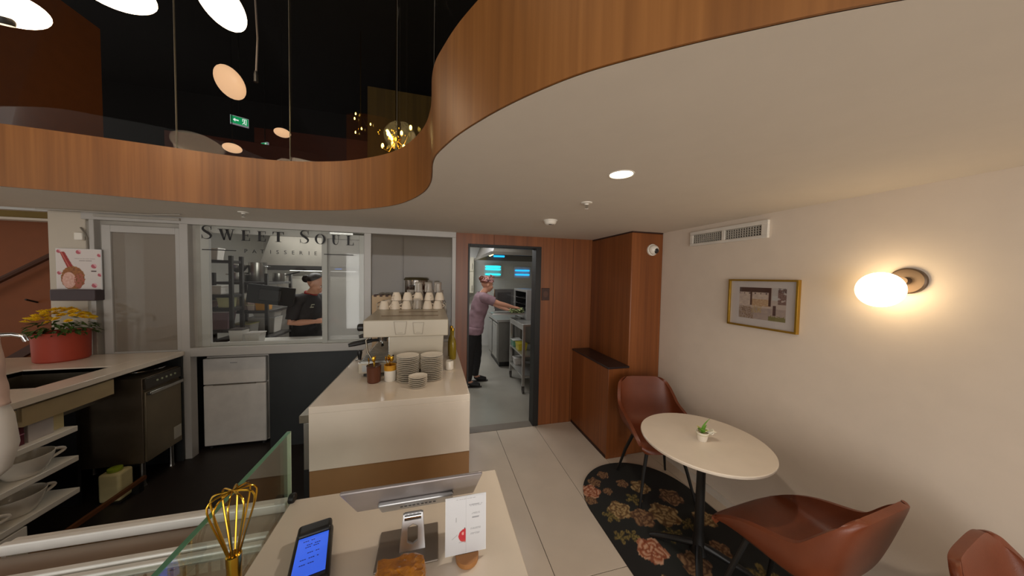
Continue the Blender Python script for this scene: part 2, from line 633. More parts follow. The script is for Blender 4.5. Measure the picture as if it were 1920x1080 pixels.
def sash(name, x0, x1, z0, z1, y, st, pane_mat, parent=None, lab=None):
    m_ = MB().box(x0, x0 + st, y, y + .03, z0, z1).box(x1 - st, x1, y, y + .03, z0, z1).box(x0 + st, x1 - st, y, y + .03, z1 - st, z1).box(x0 + st, x1 - st, y, y + .03, z0, z0 + st * .5)
    o = struct(name, m_, ALU, parent, bevel=.002)
    if pane_mat:
        obj('pane', B(x0 + st, x1 - st, y + .012, y + .018, z0 + st * .5, z1 - st), pane_mat, o, smooth=0)
    return o


w1 = struct('window_1', MB().box(-2.615, -2.56, YW + .02, YW + .035, 1.0, 2.098).box(-2.56, -2.073, YW + .02, YW + .035, 2.05, 2.098), pm('grey_reveal', (160, 154, 144), .5))
sash('sliding_sash', -2.585, -2.06, 1.0, 2.062, YW - .012, .055, FROST, w1)
w2 = struct('window_2', MB().box(-2.015, -1.955, YW + .02, YW + .035, 1.045, 2.098), pm('grey_reveal', (160, 154, 144), .5))
sash('fixed_sash', -1.955, -.966, 1.045, 2.098, YW + .006, .06, None, w2)
sash('sliding_sash', -1.02, -.656, 1.045, 2.075, YW - .020, .045, glassm('half_frosted_glass', (.9, .9, .9), .08, .05, .55, (.5, .47, .44)), w2)
obj('pane', B(-1.955, -.656, YW - .040, YW - .037, 1.045, 2.098), GLASS, w2, smooth=0)
w3 = struct('window_3', MB().box(-.594, .176, YW + .02, YW + .03, 2.085, 2.098), ALU)
obj('pane', B(-.594, -.30, YW - .005, YW + .001, 1.045, 2.098), FROSTW, w3, smooth=0)
obj('pane', B(-.312, .176, YW + .004, YW + .010, 1.045, 2.098), FROSTW, w3, smooth=0)
struct('trim_track', MB().box(-2.6, -2.06, YW - .05, YW - .03, 2.12, 2.14).tube([(-2.86, YW - .12, 2.145), (-2.2, YW - .12, 2.145), (-1.95, YW - .2, 2.147)], .006, 6), pm('grey_reveal', (160, 154, 144), .5))

# lettering on the glass (window 2): high contrast serif capitals
LM = INK
YL = YW - .0425


def letter(mb):
    return obj('letter', mb, LM, w2, smooth=0)


def pb(mb, poly):
    return mb.prism([(p[0], p[1]) for p in poly], 0, .0012, tr(0, YL, 0) @ rot('X', 90))


def stroke(pts, wd):
    """variable width flat stroke"""
    mb = MB()
    n = len(pts)
    L, Rr = [], []
    for i in range(n):
        a, b = Vector(pts[max(i - 1, 0)]), Vector(pts[min(i + 1, n - 1)])
        t = (b - a).normalized()
        q = Vector((-t.y, t.x)) * wd[i] / 2
        p = Vector(pts[i])
        L.append(p + q)
        Rr.append(p - q)
    M = tr(0, YL, 0) @ rot('X', 90)
    vs = [M @ Vector((p.x, p.y, z)) for z in (0, .0012) for p in L + Rr]
    fs = []
    for i in range(n - 1):
        fs += [(i, i + 1, n + i + 1, n + i), (2 * n + i, 3 * n + i, 3 * n + i + 1, 2 * n + i + 1)]
    return mb.add(vs, fs)


def sblock(x0, x1, z0, z1):
    pts, wd = [], []
    W_, H_ = x1 - x0, z1 - z0
    ctl = [(.88, .76, .02), (.80, .92, .04), (.55, .985, .05), (.26, .93, .13), (.17, .76, .22), (.32, .61, .26), (.62, .46, .27), (.85, .28, .22), (.76, .09, .13), (.46, .015, .05), (.2, .07, .04), (.08, .26, .02)]
    cc = catmull([(a, b) for a, b, _ in ctl], 5)
    ww = []
    for i in range(len(ctl) - 1):
        for j in range(5):
            ww.append(ctl[i][2] * (1 - j / 5) + ctl[i + 1][2] * j / 5)
    ww.append(ctl[-1][2])
    mb = stroke([(x0 + a * W_, z0 + b * H_) for a, b in cc], [q * W_ * .95 for q in ww])
    for (sx, sz, dz) in ((.86, .70, .29), (.06, .02, .30)):
        pb(mb, [(x0 + sx * W_, z0 + sz * H_), (x0 + (sx + .05) * W_, z0 + sz * H_), (x0 + (sx + .05) * W_, z0 + (sz + dz) * H_), (x0 + sx * W_, z0 + (sz + dz) * H_)])
    letter(mb)


def rc(mb, x0, x1, z0, z1):
    return pb(mb, [(x0, z0), (x1, z0), (x1, z1), (x0, z1)])


def eblock(x0, x1, z0, z1):
    W_, H_ = x1 - x0, z1 - z0
    mb = MB()
    rc(mb, x0 + .12 * W_, x0 + .42 * W_, z0, z1)
    for z in (z0, z1 - .045 * H_):
        rc(mb, x0, x1 - .02 * W_, z, z + .045 * H_)
    rc(mb, x0 + .42 * W_, x0 + .74 * W_, z0 + .49 * H_, z0 + .53 * H_)
    rc(mb, x0 + .72 * W_, x0 + .77 * W_, z0 + .38 * H_, z0 + .64 * H_)
    pb(mb, [(x1 - .07 * W_, z1), (x1 - .07 * W_, z1 - .28 * H_), (x1 - .02 * W_, z1 - .28 * H_), (x1 - .02 * W_, z1)])
    pb(mb, [(x1 - .07 * W_, z0), (x1, z0 + .28 * H_), (x1 - .05 * W_, z0 + .28 * H_), (x1 - .14 * W_, z0)])
    letter(mb)


def tblock(x0, x1, z0, z1):
    W_, H_ = x1 - x0, z1 - z0
    mb = MB()
    c = (x0 + x1) / 2
    rc(mb, c - .13 * W_, c + .13 * W_, z0, z1)
    rc(mb, c - .26 * W_, c + .26 * W_, z0, z0 + .04 * H_)
    rc(mb, x0, x1, z1 - .045 * H_, z1)
    for s in (-1, 1):
        xx = c + s * .5 * W_
        pb(mb, [(xx, z1), (xx, z1 - .28 * H_), (xx - s * .035 * W_, z1 - .28 * H_), (xx - s * .12 * W_, z1)])
    letter(mb)


def wblock(x0, x1, z0, z1):
    W_, H_ = x1 - x0, z1 - z0
    mb = MB()
    X = lambda t: x0 + t * W_
    pb(mb, [(X(.07), z1), (X(.26), z1), (X(.42), z0), (X(.32), z0)])
    pb(mb, [(X(.40), z0), (X(.33), z0), (X(.53), z1 - .05 * H_), (X(.56), z1 - .05 * H_)])
    pb(mb, [(X(.44), z1), (X(.62), z1), (X(.77), z0), (X(.67), z0)])
    pb(mb, [(X(.75), z0), (X(.68), z0), (X(.88), z1), (X(.92), z1)])
    for a, b in ((0, .33), (.38, .68), (.80, 1)):
        rc(mb, X(a), X(b), z1 - .04 * H_, z1)
    letter(mb)


def oblock(x0, x1, z0, z1):
    mb = MB()
    c, cz, a, b = (x0 + x1) / 2, (z0 + z1) / 2, (x1 - x0) / 2, (z1 - z0) / 2
    n = 40
    M = tr(0, YL, 0) @ rot('X', 90)
    vs, fs = [], []
    for i in range(n):
        t = 2 * PI * i / n
        for (ra, rb) in ((a, b), (a * .58, b * .93)):
            for z in (0, .0012):
                vs.append(M @ Vector((c + ra * math.cos(t), cz + rb * math.sin(t), z)))
    for i in range(n):
        j = (i + 1) % n
        for p, q in ((0, 1), (1, 3), (3, 2), (2, 0)):
            fs.append((4 * i + p, 4 * j + p, 4 * j + q, 4 * i + q))
    mb.add(vs, fs)
    letter(mb)


def ublock(x0, x1, z0, z1):
    W_, H_ = x1 - x0, z1 - z0
    pts = [(.24, 1), (.24, .6), (.245, .32), (.34, .10), (.52, .02), (.70, .10), (.80, .32), (.81, .6), (.81, 1)]
    wd = [.27, .27, .26, .18, .08, .06, .05, .05, .05]
    cc = catmull(pts, 4)
    ww = []
    for i in range(8):
        for j in range(4):
            ww.append(wd[i] * (1 - j / 4) + wd[i + 1] * j / 4)
    ww.append(wd[-1])
    mb = stroke([(x0 + a * W_, z0 + b * H_) for a, b in cc], [q * W_ for q in ww])
    rc(mb, x0, x0 + .5 * W_, z1 - .04 * H_, z1)
    rc(mb, x0 + .66 * W_, x1, z1 - .04 * H_, z1)
    letter(mb)


def lblock(x0, x1, z0, z1):
    W_, H_ = x1 - x0, z1 - z0
    mb = MB()
    rc(mb, x0 + .14 * W_, x0 + .42 * W_, z0, z1)
    rc(mb, x0, x0 + .58 * W_, z1 - .04 * H_, z1)
    rc(mb, x0, x1, z0, z0 + .045 * H_)
    pb(mb, [(x1 - .14 * W_, z0), (x1, z0), (x1, z0 + .3 * H_), (x1 - .05 * W_, z0 + .3 * H_)])
    letter(mb)


sblock(-1.918, -1.838, 1.979, 2.092)
wblock(-1.802, -1.679, 1.976, 2.070)
eblock(-1.633, -1.568, 1.977, 2.068)
eblock(-1.515, -1.451, 1.977, 2.066)
tblock(-1.399, -1.313, 1.978, 2.067)
sblock(-1.191, -1.111, 1.974, 2.091)
oblock(-1.068, -.981, 1.972, 2.067)
ublock(-.931, -.861, 1.973, 2.064)
lblock(-.807, -.743, 1.974, 2.064)
for x0, x1, z in ((-1.913, -1.671, 1.888), (-.993, -.745, 1.882)):
    obj('rule', rc(MB(), x0, x1, z - .004, z + .003), LM, w2, smooth=0)


def text(body, size, M, mat, parent, name='lettering', ext=.0006, align='LEFT', spacing=1.):
    c = bpy.data.curves.new('t', 'FONT')
    c.body = body
    c.size = size
    c.align_x = align
    c.extrude = ext
    c.space_character = spacing
    c.resolution_u = 3
    o = bpy.data.objects.new('t', c)
    C.objects.link(o)
    dg = bpy.context.evaluated_depsgraph_get()
    me = bpy.data.meshes.new_from_object(o.evaluated_get(dg))
    bpy.data.objects.remove(o)
    me.transform(M)
    me.materials.clear()
    me.materials.append(mat)
    return link(name, me, parent)


for ch, t in zip('PATISSERIE', range(10)):
    x = -1.614 + .0600 * t + (.012 if ch == 'I' else 0)
    text(ch, .048, tr(x, YL, 1.871) @ rot('X', 90), LM, w2, 'letter')
# ---------------------------------------------------------------- left staff bench
XB = -2.05
bench = thing('sink_bench', 'long white stone staff bench with an inset sink along the left wall', 'counter', (XB, 2.4, SF))
bo = (-XB, -2.4, -SF)


def wl(mb, base):
    """world coordinates -> coordinates of the thing"""
    b = Vector(base)
    mb.v = [tuple(Vector(p) - b) for p in mb.v]
    return mb


BL = (XB, 2.4, SF)
SX0, SX1, SY0, SY1 = -2.66, -2.20, 2.30, 2.72
m_ = MB().box(-3.2, SX0, 1.2, D - .04, .985, KZ).box(SX1, XB, 1.2, D - .04, .985, KZ).box(SX0, SX1, 1.2, SY0, .985, KZ).box(SX0, SX1, SY1, D - .04, .985, KZ)
obj('worktop', wl(m_, BL), STONE, bench, bevel=.002)
m_ = MB().box(SX0, SX1, SY0, SY1, .80, .805).box(SX0 - .004, SX0, SY0, SY1, .80, 1.012).box(SX1, SX1 + .004, SY0, SY1, .80, 1.012).box(SX0, SX1, SY0 - .004, SY0, .80, 1.012).box(SX0, SX1, SY1, SY1 + .004, .80, 1.012)
obj('sink_bowl', wl(m_, BL), DSTEEL, bench, label='dull steel sink bowl')
obj('apron_panel', wl(MB().box(XB - .03, XB - .012, 2.10, 2.555, .875, .972), BL), pm('beige_laminate', (170, 150, 112), .45), bench)
obj('apron_panel', wl(MB().box(XB - .03, XB - .012, 1.25, 2.08, .90, .972), BL), pm('beige_laminate', (170, 150, 112), .45), bench)
obj('back_panel', wl(MB().box(-2.98, -2.95, 1.2, D - .05, SF, .98), BL), CHAR, bench)
obj('end_panel', wl(MB().box(-2.95, XB - .01, D - .06, D - .042, SF, .98), BL), CHAR, bench)
obj('divider', wl(MB().box(-2.95, XB - .30, 2.66, 2.68, SF, .80), BL), BLKPL, bench)
obj('kick_rail', wl(MB().box(XB - .02, XB, 1.25, 2.75, .16, .185), BL), pm('brown_trim', (104, 62, 34), .5), bench)
for y in (1.28, 2.72):
    obj('leg', wl(MB().box(XB - .05, XB - .01, y - .02, y + .02, SF, .16), BL), BLACK, bench)

# stepped cup shelves under the bench
sh, SL = bench, BL
for z in (.770, .590, .395):
    obj('shelf_board', wl(MB().box(-2.62, XB, 1.25, 2.33, z - .032, z), SL), WHITE, sh, bevel=.003)
obj('bottom_board', wl(MB().box(-2.62, XB, 1.25, 2.09, .195, .355), SL), WHITE, sh, bevel=.003)
obj('back_board', wl(MB().box(-2.64, -2.62, 1.25, 2.33, SF, .80), SL), CHAR, sh)


def cup_mesh(r, h, handle=True):
    mb = MB()
    mb.lathe([(r * .55, 0), (r * .62, .004), (r * .8, h * .35), (r * .95, h * .75), (r, h), (r - .004, h), (r * .9, h * .7), (r * .74, h * .33), (r * .5, .012), (.0005, .011)], 24)
    hb = MB()
    if handle:
        hb.tube([(r * (.93 - .10 * t / 10 + .62 * math.sin(PI * t / 10)), 0, h * (.86 - .05 * t)) for t in range(11)], .075 * r + .001, 8)
    return mb, hb


def cup(label, loc, rz, r=.06, h=.08, group=None, mat=None):
    t = thing('coffee_cup', label, 'cup', loc, rz, group)
    a, b = cup_mesh(r, h)
    obj('bowl', a, mat or CERAM, t)
    obj('handle', b, mat or CERAM, t)
    return t


big = cup('big white cup on the middle under-bench shelf, handle to the window', (-2.12, 2.16, .59), R(75), .095, .105, 'large cups under the bench')
dup(big, (-2.14, 2.14, .395), R(80), 'big white cup on the lowest under-bench shelf, below the middle one', 'large cups under the bench')
dup(big, (-2.12, 1.90, .395), R(60), 'big white cup on the lowest under-bench shelf, next along from the first', 'large cups under the bench')
cb = thing('carton', 'pale grey cardboard carton with folded top on the upper under-bench shelf', 'box', (-2.15, 2.20, .77))
obj('carton_body', MB().box(-.06, .06, -.05, .06, 0, .105), pm('grey_card', (190, 182, 178), .7), cb, bevel=.002)
obj('flap', MB().box(-.06, .06, -.05, .06, 0, .003, tr(0, 0, .107) @ rot('X', 8)), pm('yellow_card', (160, 150, 70), .7), cb)
cb2 = thing('carton', 'cream cardboard carton behind the grey carton on the under-bench shelf', 'box', (-2.16, 2.29, .77))
obj('carton_body', MB().box(-.06, .05, -.02, .04, 0, .095), pm('cream_card', (206, 190, 140), .7), cb2, bevel=.002)
obj('flap', MB().box(-.06, .05, -.02, .04, .096, .099), pm('cream_card', (206, 190, 140), .7), cb2)
mb_ = thing('carton', 'dark maroon carton with a pink stripe on the under-bench shelf', 'box', (-2.15, 2.06, .77))
obj('carton_body', MB().box(-.07, .06, -.10, .075, 0, .12), pm('maroon_card', (92, 28, 40), .5), mb_, bevel=.002)
obj('stripe', MB().box(.0605, .061, -.10, .075, .055, .06), pm('pink_card', (206, 140, 160), .5), mb_)
jug = thing('plastic_jug', 'pale plastic jug with a green lid on the floor under the bench', 'jug', (-2.16, 2.675, SF + .011))
jug.scale = (.85, .85, .9)
obj('jug_body', MB().box(-.07, .07, -.065, .055, 0, .22), pm('milky_plastic', (214, 202, 150), .35), jug, bevel=.018, bseg=3)
obj('handle', MB().tube([(0, .05, .20), (0, .085, .19), (0, .088, .12), (0, .05, .10)], .012, 8), pm('milky_plastic', (214, 202, 150), .35), jug)
obj('lid', MB().lathe([(.035, .22), (.042, .225), (.042, .245), (.03, .25)], 20, tr(0, -.01, 0)), pm('lime_lid', (150, 170, 50), .4), jug)
obj('base_tray', MB().box(-.08, .08, -.07, .085, -.012, 0), BLKPL, jug)

# dishwasher
DW = (-2.35, 2.95, SF)
dw = thing('dishwasher', 'undercounter steel glass washer with a long bar handle beneath the bench', 'dishwasher', DW)
obj('casing', wl(MB().box(-2.66, XB - .02, 2.76, 3.085, .27, .905), DW), pm('brown_steel', (104, 92, 76), .45, .5, var=.1), dw, bevel=.004)
dd = obj('door_panel', wl(MB().box(XB - .02, XB - .004, 2.765, 3.08, .275, .80), DW), pm('door_steel', (128, 116, 94), .42, .55, var=.1, scale=4), dw, bevel=.004)
obj('handle', wl(MB().box(XB - .004, XB + .02, 2.775, 3.07, .775, .80), DW), STEEL, dd, bevel=.004)
obj('badge', wl(MB().box(XB - .004, XB - .002, 3.0, 3.07, .32, .42), DW), pm('pale_label', (190, 186, 172), .5), dd)
cp = obj('control_panel', wl(MB().box(XB - .02, XB - .004, 2.765, 3.08, .82, .90), DW), pm('dark_panel', (52, 46, 38), .35), dw, bevel=.003)
for i in range(5):
    obj('button', wl(MB().lathe([(.008, 0), (.008, .004), (.005, .006)], 12, tr(XB - .004, 2.86 + .04 * i, .862) @ rot('Y', 90)), DW), pm('panel_button', (160, 168, 140), .4), cp)
for x in (-2.6, XB - .06):
    for y in (2.80, 3.05):
        obj('leg', wl(MB().lathe([(.022, SF), (.016, SF + .02), (.014, .27)], 12, tr(x, y, 0)), DW), STEEL, dw)
bw = thing('steel_tray', 'shallow steel tray lying on top of the undercounter dishwasher', 'tray', (-2.22, 2.95, .905))
obj('tray_base', MB().lathe([(.0, .004), (.10, .004), (.13, .028), (.136, .03), (.128, .022), (.10, 0)], 24), STEEL, bw)
obj('tray_rim', MB().tube([(.135 * math.cos(t * PI / 8), .135 * math.sin(t * PI / 8), .029) for t in range(16)], .004, 6, closed=True), CHROME, bw)

# little fridge under the serving window
FG = (-1.765, 3.25, SF)
fg = thing('fridge', 'small white two-door fridge tucked under the serving window', 'fridge', FG)
obj('cabinet', wl(MB().box(-2.005, -1.525, 3.29, 3.74, .10, .925), FG), pm('fridge_white', (216, 210, 202), .35), fg, bevel=.006)
d1 = obj('freezer_door', wl(MB().box(-2.005, -1.525, 3.24, 3.285, .676, .915), FG), pm('fridge_white', (216, 210, 202), .35), fg, bevel=.008)
d2 = obj('fridge_door', wl(MB().box(-2.005, -1.525, 3.24, 3.285, .112, .668), FG), pm('fridge_white', (216, 210, 202), .35), fg, bevel=.008)
obj('nameplate', wl(MB().box(-1.80, -1.745, 3.2385, 3.24, .868, .874), FG), GREYINK, d1)
obj('grip', wl(MB().box(-1.93, -1.60, 3.236, 3.241, .669, .675), FG), pm('grip_grey', (110, 100, 84), .5), d2)
for x in (-1.97, -1.56):
    for y in (3.28, 3.70):
        obj('foot', wl(MB().lathe([(.018, SF), (.014, SF + .022)], 10, tr(x, y, 0)), FG), BLKPL, fg)
# recess under the serving window
struct('wall_window_recess', MB().box(-2.05, -.50, 3.78, 3.82, SF, .95).box(-2.075, -2.05, 3.16, 3.82, SF, .95), CHAR)
struct('wall_under_window', B(-1.46, -.594, D + .01, D + .05, SF, .968), CHAR)
struct('trim_pass_bench', B(-2.05, -.55, D + .05, 3.82, .95, .985), pm('white_laminate', (214, 210, 202), .35))

# flower pot on the bench end
PT = (-2.70, 2.99, KZ)
pt = thing('potted_flowers', 'yellow chrysanthemums in a terracotta red pot at the end of the bench', 'flowers', PT)
obj('pot', MB().lathe([(.115, 0), (.125, .01), (.13, .20), (.134, .215), (.124, .215), (.118, .19), (.0005, .185)], 32), pm('red_pot', (164, 62, 42), .5, var=.05), pt)
rnd = random.Random(4)
GRN = pm('leaf_green', (58, 84, 30), .5, var=.25)
YEL = pm('yellow_petals', (246, 200, 36), .55, var=.15)
lm = MB()
for i in range(170):
    a, r = rnd.random() * 2 * PI, .03 + .12 * math.sqrt(rnd.random())
    z = .20 + .12 * rnd.random() * (1.2 - r / .2)
    M = tr(r * math.cos(a), r * math.sin(a), z) @ Matrix.Rotation(a, 4, 'Z') @ rot('Y', rnd.uniform(-10, 50)) @ rot('Z', rnd.uniform(-40, 40))
    L = rnd.uniform(.035, .055)
    lm.add([M @ Vector(p) for p in ((0, 0, 0), (L * .4, L * .28, .004), (L, 0, -.004), (L * .4, -L * .28, .004))], [(0, 1, 2, 3)])
obj('foliage', lm, GRN, pt, smooth=0, kind='stuff')
fm = None
for i in range(46):
    a = i * 2.4
    r = .155 * math.sqrt((i + .5) / 46)
    z = .385 - (r / .16) ** 2 * .095 + rnd.uniform(-.008, .008)
    if fm is None:
        mm = MB()
        for ring, (q, dz, npet) in enumerate(((.024, 0, 12), (.016, .006, 10), (.009, .011, 7))):
            for k in range(npet):
                t = 2 * PI * k / npet + ring * .3
                c, s_ = math.cos(t), math.sin(t)
                wv = q * .28
                mm.add([(0, 0, dz - .003), (q * .6 * c - wv * s_, q * .6 * s_ + wv * c, dz + .003), (q * c, q * s_, dz + .001), (q * .6 * c + wv * s_, q * .6 * s_ - wv * c, dz + .003)], [(0, 1, 2, 3)])
        fm = obj('flower', mm, YEL, pt, smooth=0)
        o = fm
    else:
        o = fm.copy()
        C.objects.link(o)
    o.location = (r * math.cos(a), r * math.sin(a), z)
    o.rotation_euler = (rnd.uniform(-.3, .3) - .5 * math.sin(a) * r / .16, .5 * math.cos(a) * r / .16, a)
    s_ = rnd.uniform(.85, 1.25)
    o.scale = (s_, s_, s_)

# tap
fa = thing('sink_tap', 'chrome gooseneck tap at the back of the sink', 'tap', (-2.80, 2.60, KZ))
obj('base', MB().lathe([(.03, 0), (.03, .008), (.02, .02), (.018, .06)], 20), CHROME, fa)
obj('spout', MB().tube([(0, 0, .05), (0, 0, .20), (.015, .01, .235), (.05, .03, .252), (.15, .07, .25), (.185, .085, .235), (.195, .09, .20)], .013, 12), CHROME, fa)
obj('lever', MB().tube([(0, -.02, .05), (0, -.06, .075), (0, -.10, .085)], .008, 8), CHROME, fa)


# poster board in its holder, fixed to the column
def grid_print(fn, nx, nz, W_, H_):
    mb = MB()
    mb.grid(lambda u, v: Vector(((u - .5) * W_, 0, v * H_)), nx, nz)
    cols = [lin(fn(i / nx, j / nz)) for j in range(nz + 1) for i in range(nx + 1)]
    return mb, cols


def mixc(a, b, t):
    return tuple(a[k] * (1 - t) + b[k] * t for k in range(3))


def poster(u, v):
    c = (222, 212, 206)
    # bottle in a sparkling bag: neck leans left
    nx = .30 - (v - .56) * .46
    if v > .52 and v < .93 and abs(u - nx) < .055 + (.93 - v) * .05:
        c = (158, 50, 44)
        if abs(u - nx + .02) < .012:
            c = (206, 110, 96)
    cx, cy = .36, .27
    d = ((u - cx) / .27) ** 2 + ((v - cy) / .30) ** 2
    n = noise.noise(Vector((u * 22, v * 22, 3)))
    if d < 1 + .15 * n and v < .64:
        c = mixc((120, 70, 34), (186, 120, 60), .5 + .6 * n)
        d2 = ((u - .27) / .15) ** 2 + ((v - .22) / .2) ** 2
        if d2 < 1:
            c = mixc((206, 150, 132), (236, 196, 180), .5 + .5 * n)
        d3 = ((u - .50) / .12) ** 2 + ((v - .2) / .2) ** 2
        if d3 < 1 and n > -.1:
            c = (170, 92, 70)
    for bx, by, br in ((.5, .93, .06), (.84, .58, .065), (.84, .09, .065), (.97, .86, .05), (.97, .36, .05), (.06, .94, .05), (.06, .40, .05)):
        q = math.hypot(u - bx, (v - by) * 1.13)
        if q < br:
            c = (188, 92, 104) if (u - bx) + (v - by) < .02 else (228, 170, 176)
    if .77 < u < .90 and .44 < v < .465:
        c = (70, 44, 40)
    if .40 < u < .88 and (abs(v - .765) < .008) and noise.noise(Vector((u * 60, 1, 0))) > -.25:
        c = (160, 150, 146)
    if .50 < u < .80 and (abs(v - .715) < .008) and noise.noise(Vector((u * 60, 5, 0))) > -.25:
        c = (160, 150, 146)
    return c


PO = (-2.705, 3.115, 1.456)
po = thing('poster_holder', 'white festive poster with a red-necked bottle above a dark tray on the column', 'poster', PO)
obj('tray', MB().box(-.131, .131, -.045, .028, 0, .088), pm('dark_tray', (66, 54, 56), .45), po, bevel=.006)
obj('backing', MB().box(-.134, .134, .006, .014, .085, .405), PAPER, po, bevel=.001)
mb2, cc2 = grid_print(poster, 90, 106, .262, .312)
mb2.v = [(x, y + .005, z + .09) for x, y, z in mb2.v]
obj('poster_print', mb2, printm('print_matt'), po, smooth=0, cols=cc2)
cbx = thing('cable_bundle', 'loose grey cable and white clip on the column edge', 'cable', (-2.665, 3.13, 1.98))
obj('cable', MB().tube([(-.03, 0, .05), (.0, -.01, .01), (.015, -.01, -.03), (.01, 0, -.1), (.012, .0, -.35)], .006, 6), pm('grey_cable', (120, 112, 100), .5), cbx)
obj('clip', MB().cbox((-.035, -.005, -.02), (.05, .025, .06)), WHITE, cbx, bevel=.006)

# ---------------------------------------------------------------- espresso counter
CT = (-.2, 2.4, 0)
ct = thing('espresso_counter', 'white stone serving counter carrying the espresso machine', 'counter', CT)
obj('worktop', wl(MB().box(-.613, .205, 1.69, 3.10, .985, KZ), CT), STONE, ct, bevel=.002)
obj('end_panel', wl(MB().box(-.613, .205, 1.69, 1.712, .685, .985), CT), STONE, ct, bevel=.0015)
obj('side_panel', wl(MB().box(.185, .205, 1.712, 3.10, 0, .985), CT), STONE, ct, bevel=.0015)
obj('lower_panel', wl(MB().box(-.613, .205, 1.694, 1.712, 0, .683), CT), pm('brown_laminate', (150, 112, 72), .45, var=.04), ct)
obj('steel_edge', wl(MB().box(-.660, -.614, 1.70, 3.10, .935, .975), CT), DSTEEL, ct, bevel=.002)
obj('steel_leg', wl(MB().box(-.640, -.614, 1.70, 1.74, .69, .935), CT), STEEL, ct, bevel=.002)
obj('fridge_front', wl(MB().box(-.650, -.614, 1.745, 3.05, SF, .93), CT), BLKPL, ct)
obj('leg_lower', wl(MB().box(-.640, -.614, 1.70, 1.74, SF, .69), CT), BLKPL, ct)

EM = (-.19, 2.42, KZ)
em = thing('espresso_machine', 'large white espresso machine with cups stacked on its roof', 'espresso machine', EM)
WE = pm('machine_white', (182, 172, 153), .3, var=.02)
m_ = MB().box(-.447, .097, 2.10, 2.80, 1.285, 1.40)
hd = obj('upper_body', wl(m_, EM), WE, em, bevel=.006)
obj('roof_tray', wl(MB().add([(-.447, 2.10, 1.398), (.097, 2.10, 1.398), (.085, 2.50, 1.425), (-.43, 2.50, 1.425), (-.43, 2.80, 1.425), (.085, 2.80, 1.425), (-.447, 2.80, 1.36), (.097, 2.80, 1.36)],
    [(0, 1, 2, 3), (3, 2, 5, 4), (0, 3, 4, 6), (1, 7, 5, 2), (4, 5, 7, 6), (0, 6, 7, 1)]), EM), WE, em, smooth=0)
for z, x0, x1, y in ((1.408, -.36, .03, 2.24), (1.418, -.26, .03, 2.39)):
    obj('roof_slot', wl(MB().box(x0, x1, y, y + .012, z - .001, z + .0025), EM), pm('slot_brown', (110, 88, 66), .6), hd)
obj('lower_body', wl(MB().add([(-.29, 2.12, 1.05), (.055, 2.12, 1.05), (.067, 2.12, 1.285), (-.29, 2.12, 1.285), (-.29, 2.78, 1.05), (.055, 2.78, 1.05), (.067, 2.78, 1.285), (-.29, 2.78, 1.285)],
    [(0, 1, 2, 3), (4, 7, 6, 5), (0, 4, 5, 1), (3, 2, 6, 7), (0, 3, 7, 4), (1, 5, 6, 2)]), EM), WE, em, bevel=.004)
obj('splashback', wl(MB().box(-.295, -.291, 2.13, 2.77, 1.10, 1.28), EM), STEEL, em)
obj('drip_tray', wl(MB().box(-.478, -.29, 2.11, 2.79, 1.045, 1.112), EM), WE, em, bevel=.004)
obj('tray_window', wl(MB().box(-.455, -.385, 2.1085, 2.11, 1.058, 1.10), EM), pm('pale_window', (168, 170, 168), .2), em)
g = MB().box(-.476, -.292, 2.112, 2.788, 1.112, 1.116)
for k in range(17):
    g.box(-.470, -.296, 2.13 + k * .039, 2.15 + k * .039, 1.116, 1.120)
obj('drip_grate', wl(g, EM), STEEL, em)
for x in (-.43, .02):
    for y in (2.16, 2.74):
        obj('foot', wl(MB().lathe([(.028, KZ), (.024, KZ + .025), (.02, 1.05)], 14, tr(x, y, 0)), EM), BLKPL, em)


def emboss(cx, w1, w2_, zt, zb):
    P = [(cx - w1, 2.0975, zt), (cx - w2_, 2.0975, zb), (cx + w2_, 2.0975, zb), (cx + w1, 2.0975, zt)]
    mb = MB().tube(P, .0022, 6, closed=True)
    mb.box(cx - w2_ * .5, cx + w2_ * .5, 2.0965, 2.0985, zb + .008, zb + .011)
    return mb


LINE = pm('emboss_shadow', (168, 158, 142), .4)
obj('cup_outline', wl(emboss(-.218, .041, .030, 1.388, 1.302), EM), LINE, hd)
obj('cup_outline', wl(emboss(-.103, .036, .027, 1.380, 1.302), EM), LINE, hd)
for y in (2.30, 2.60):
    gh = obj('group_head', wl(MB().lathe([(.036, 1.285), (.036, 1.25), (.030, 1.235), (.030, 1.22)], 20, tr(-.36, y, 0)), EM), CHROME, em)
    obj('portafilter', wl(MB().tube([(-.36, y, 1.228), (-.41, y, 1.228), (-.43, y, 1.226)], .011, 8).tube([(-.43, y, 1.226), (-.47, y - .01, 1.222), (-.54, y - .03, 1.212), (-.575, y - .04, 1.205)], [.013, .017, .018, .012], 10), EM), BLKPL, gh)
    obj('spouts', wl(MB().tube([(-.36, y, 1.225), (-.36, y, 1.20), (-.36, y + .018, 1.185)], .007, 6).tube([(-.36, y, 1.20), (-.36, y - .018, 1.185)], .007, 6), EM), CHROME, gh)
obj('steam_knob', wl(MB().lathe([(.022, 0), (.025, .006), (.025, .035), (.02, .042)], 16, tr(-.45, 2.16, 1.345) @ rot('Y', -90)), EM), BLKPL, hd)
obj('steam_wand', wl(MB().tube([(-.41, 2.16, 1.29), (-.44, 2.15, 1.26), (-.43, 2.15, 1.18), (-.40, 2.14, 1.13)], .006, 8), EM), DSTEEL, em)
rail = MB()
for z in (1.445, 1.475):
    rail.tube([(-.432, 2.505, z), (-.432, 2.795, z), (.094, 2.795, z), (.094, 2.505, z)], .003, 6)
for x, y in ((-.432, 2.505), (.094, 2.505), (.094, 2.795), (-.432, 2.795)):
    rail.tube([(x, y, 1.40), (x, y, 1.478)], .003, 6)
obj('cup_rail', wl(rail, EM), DSTEEL, em)
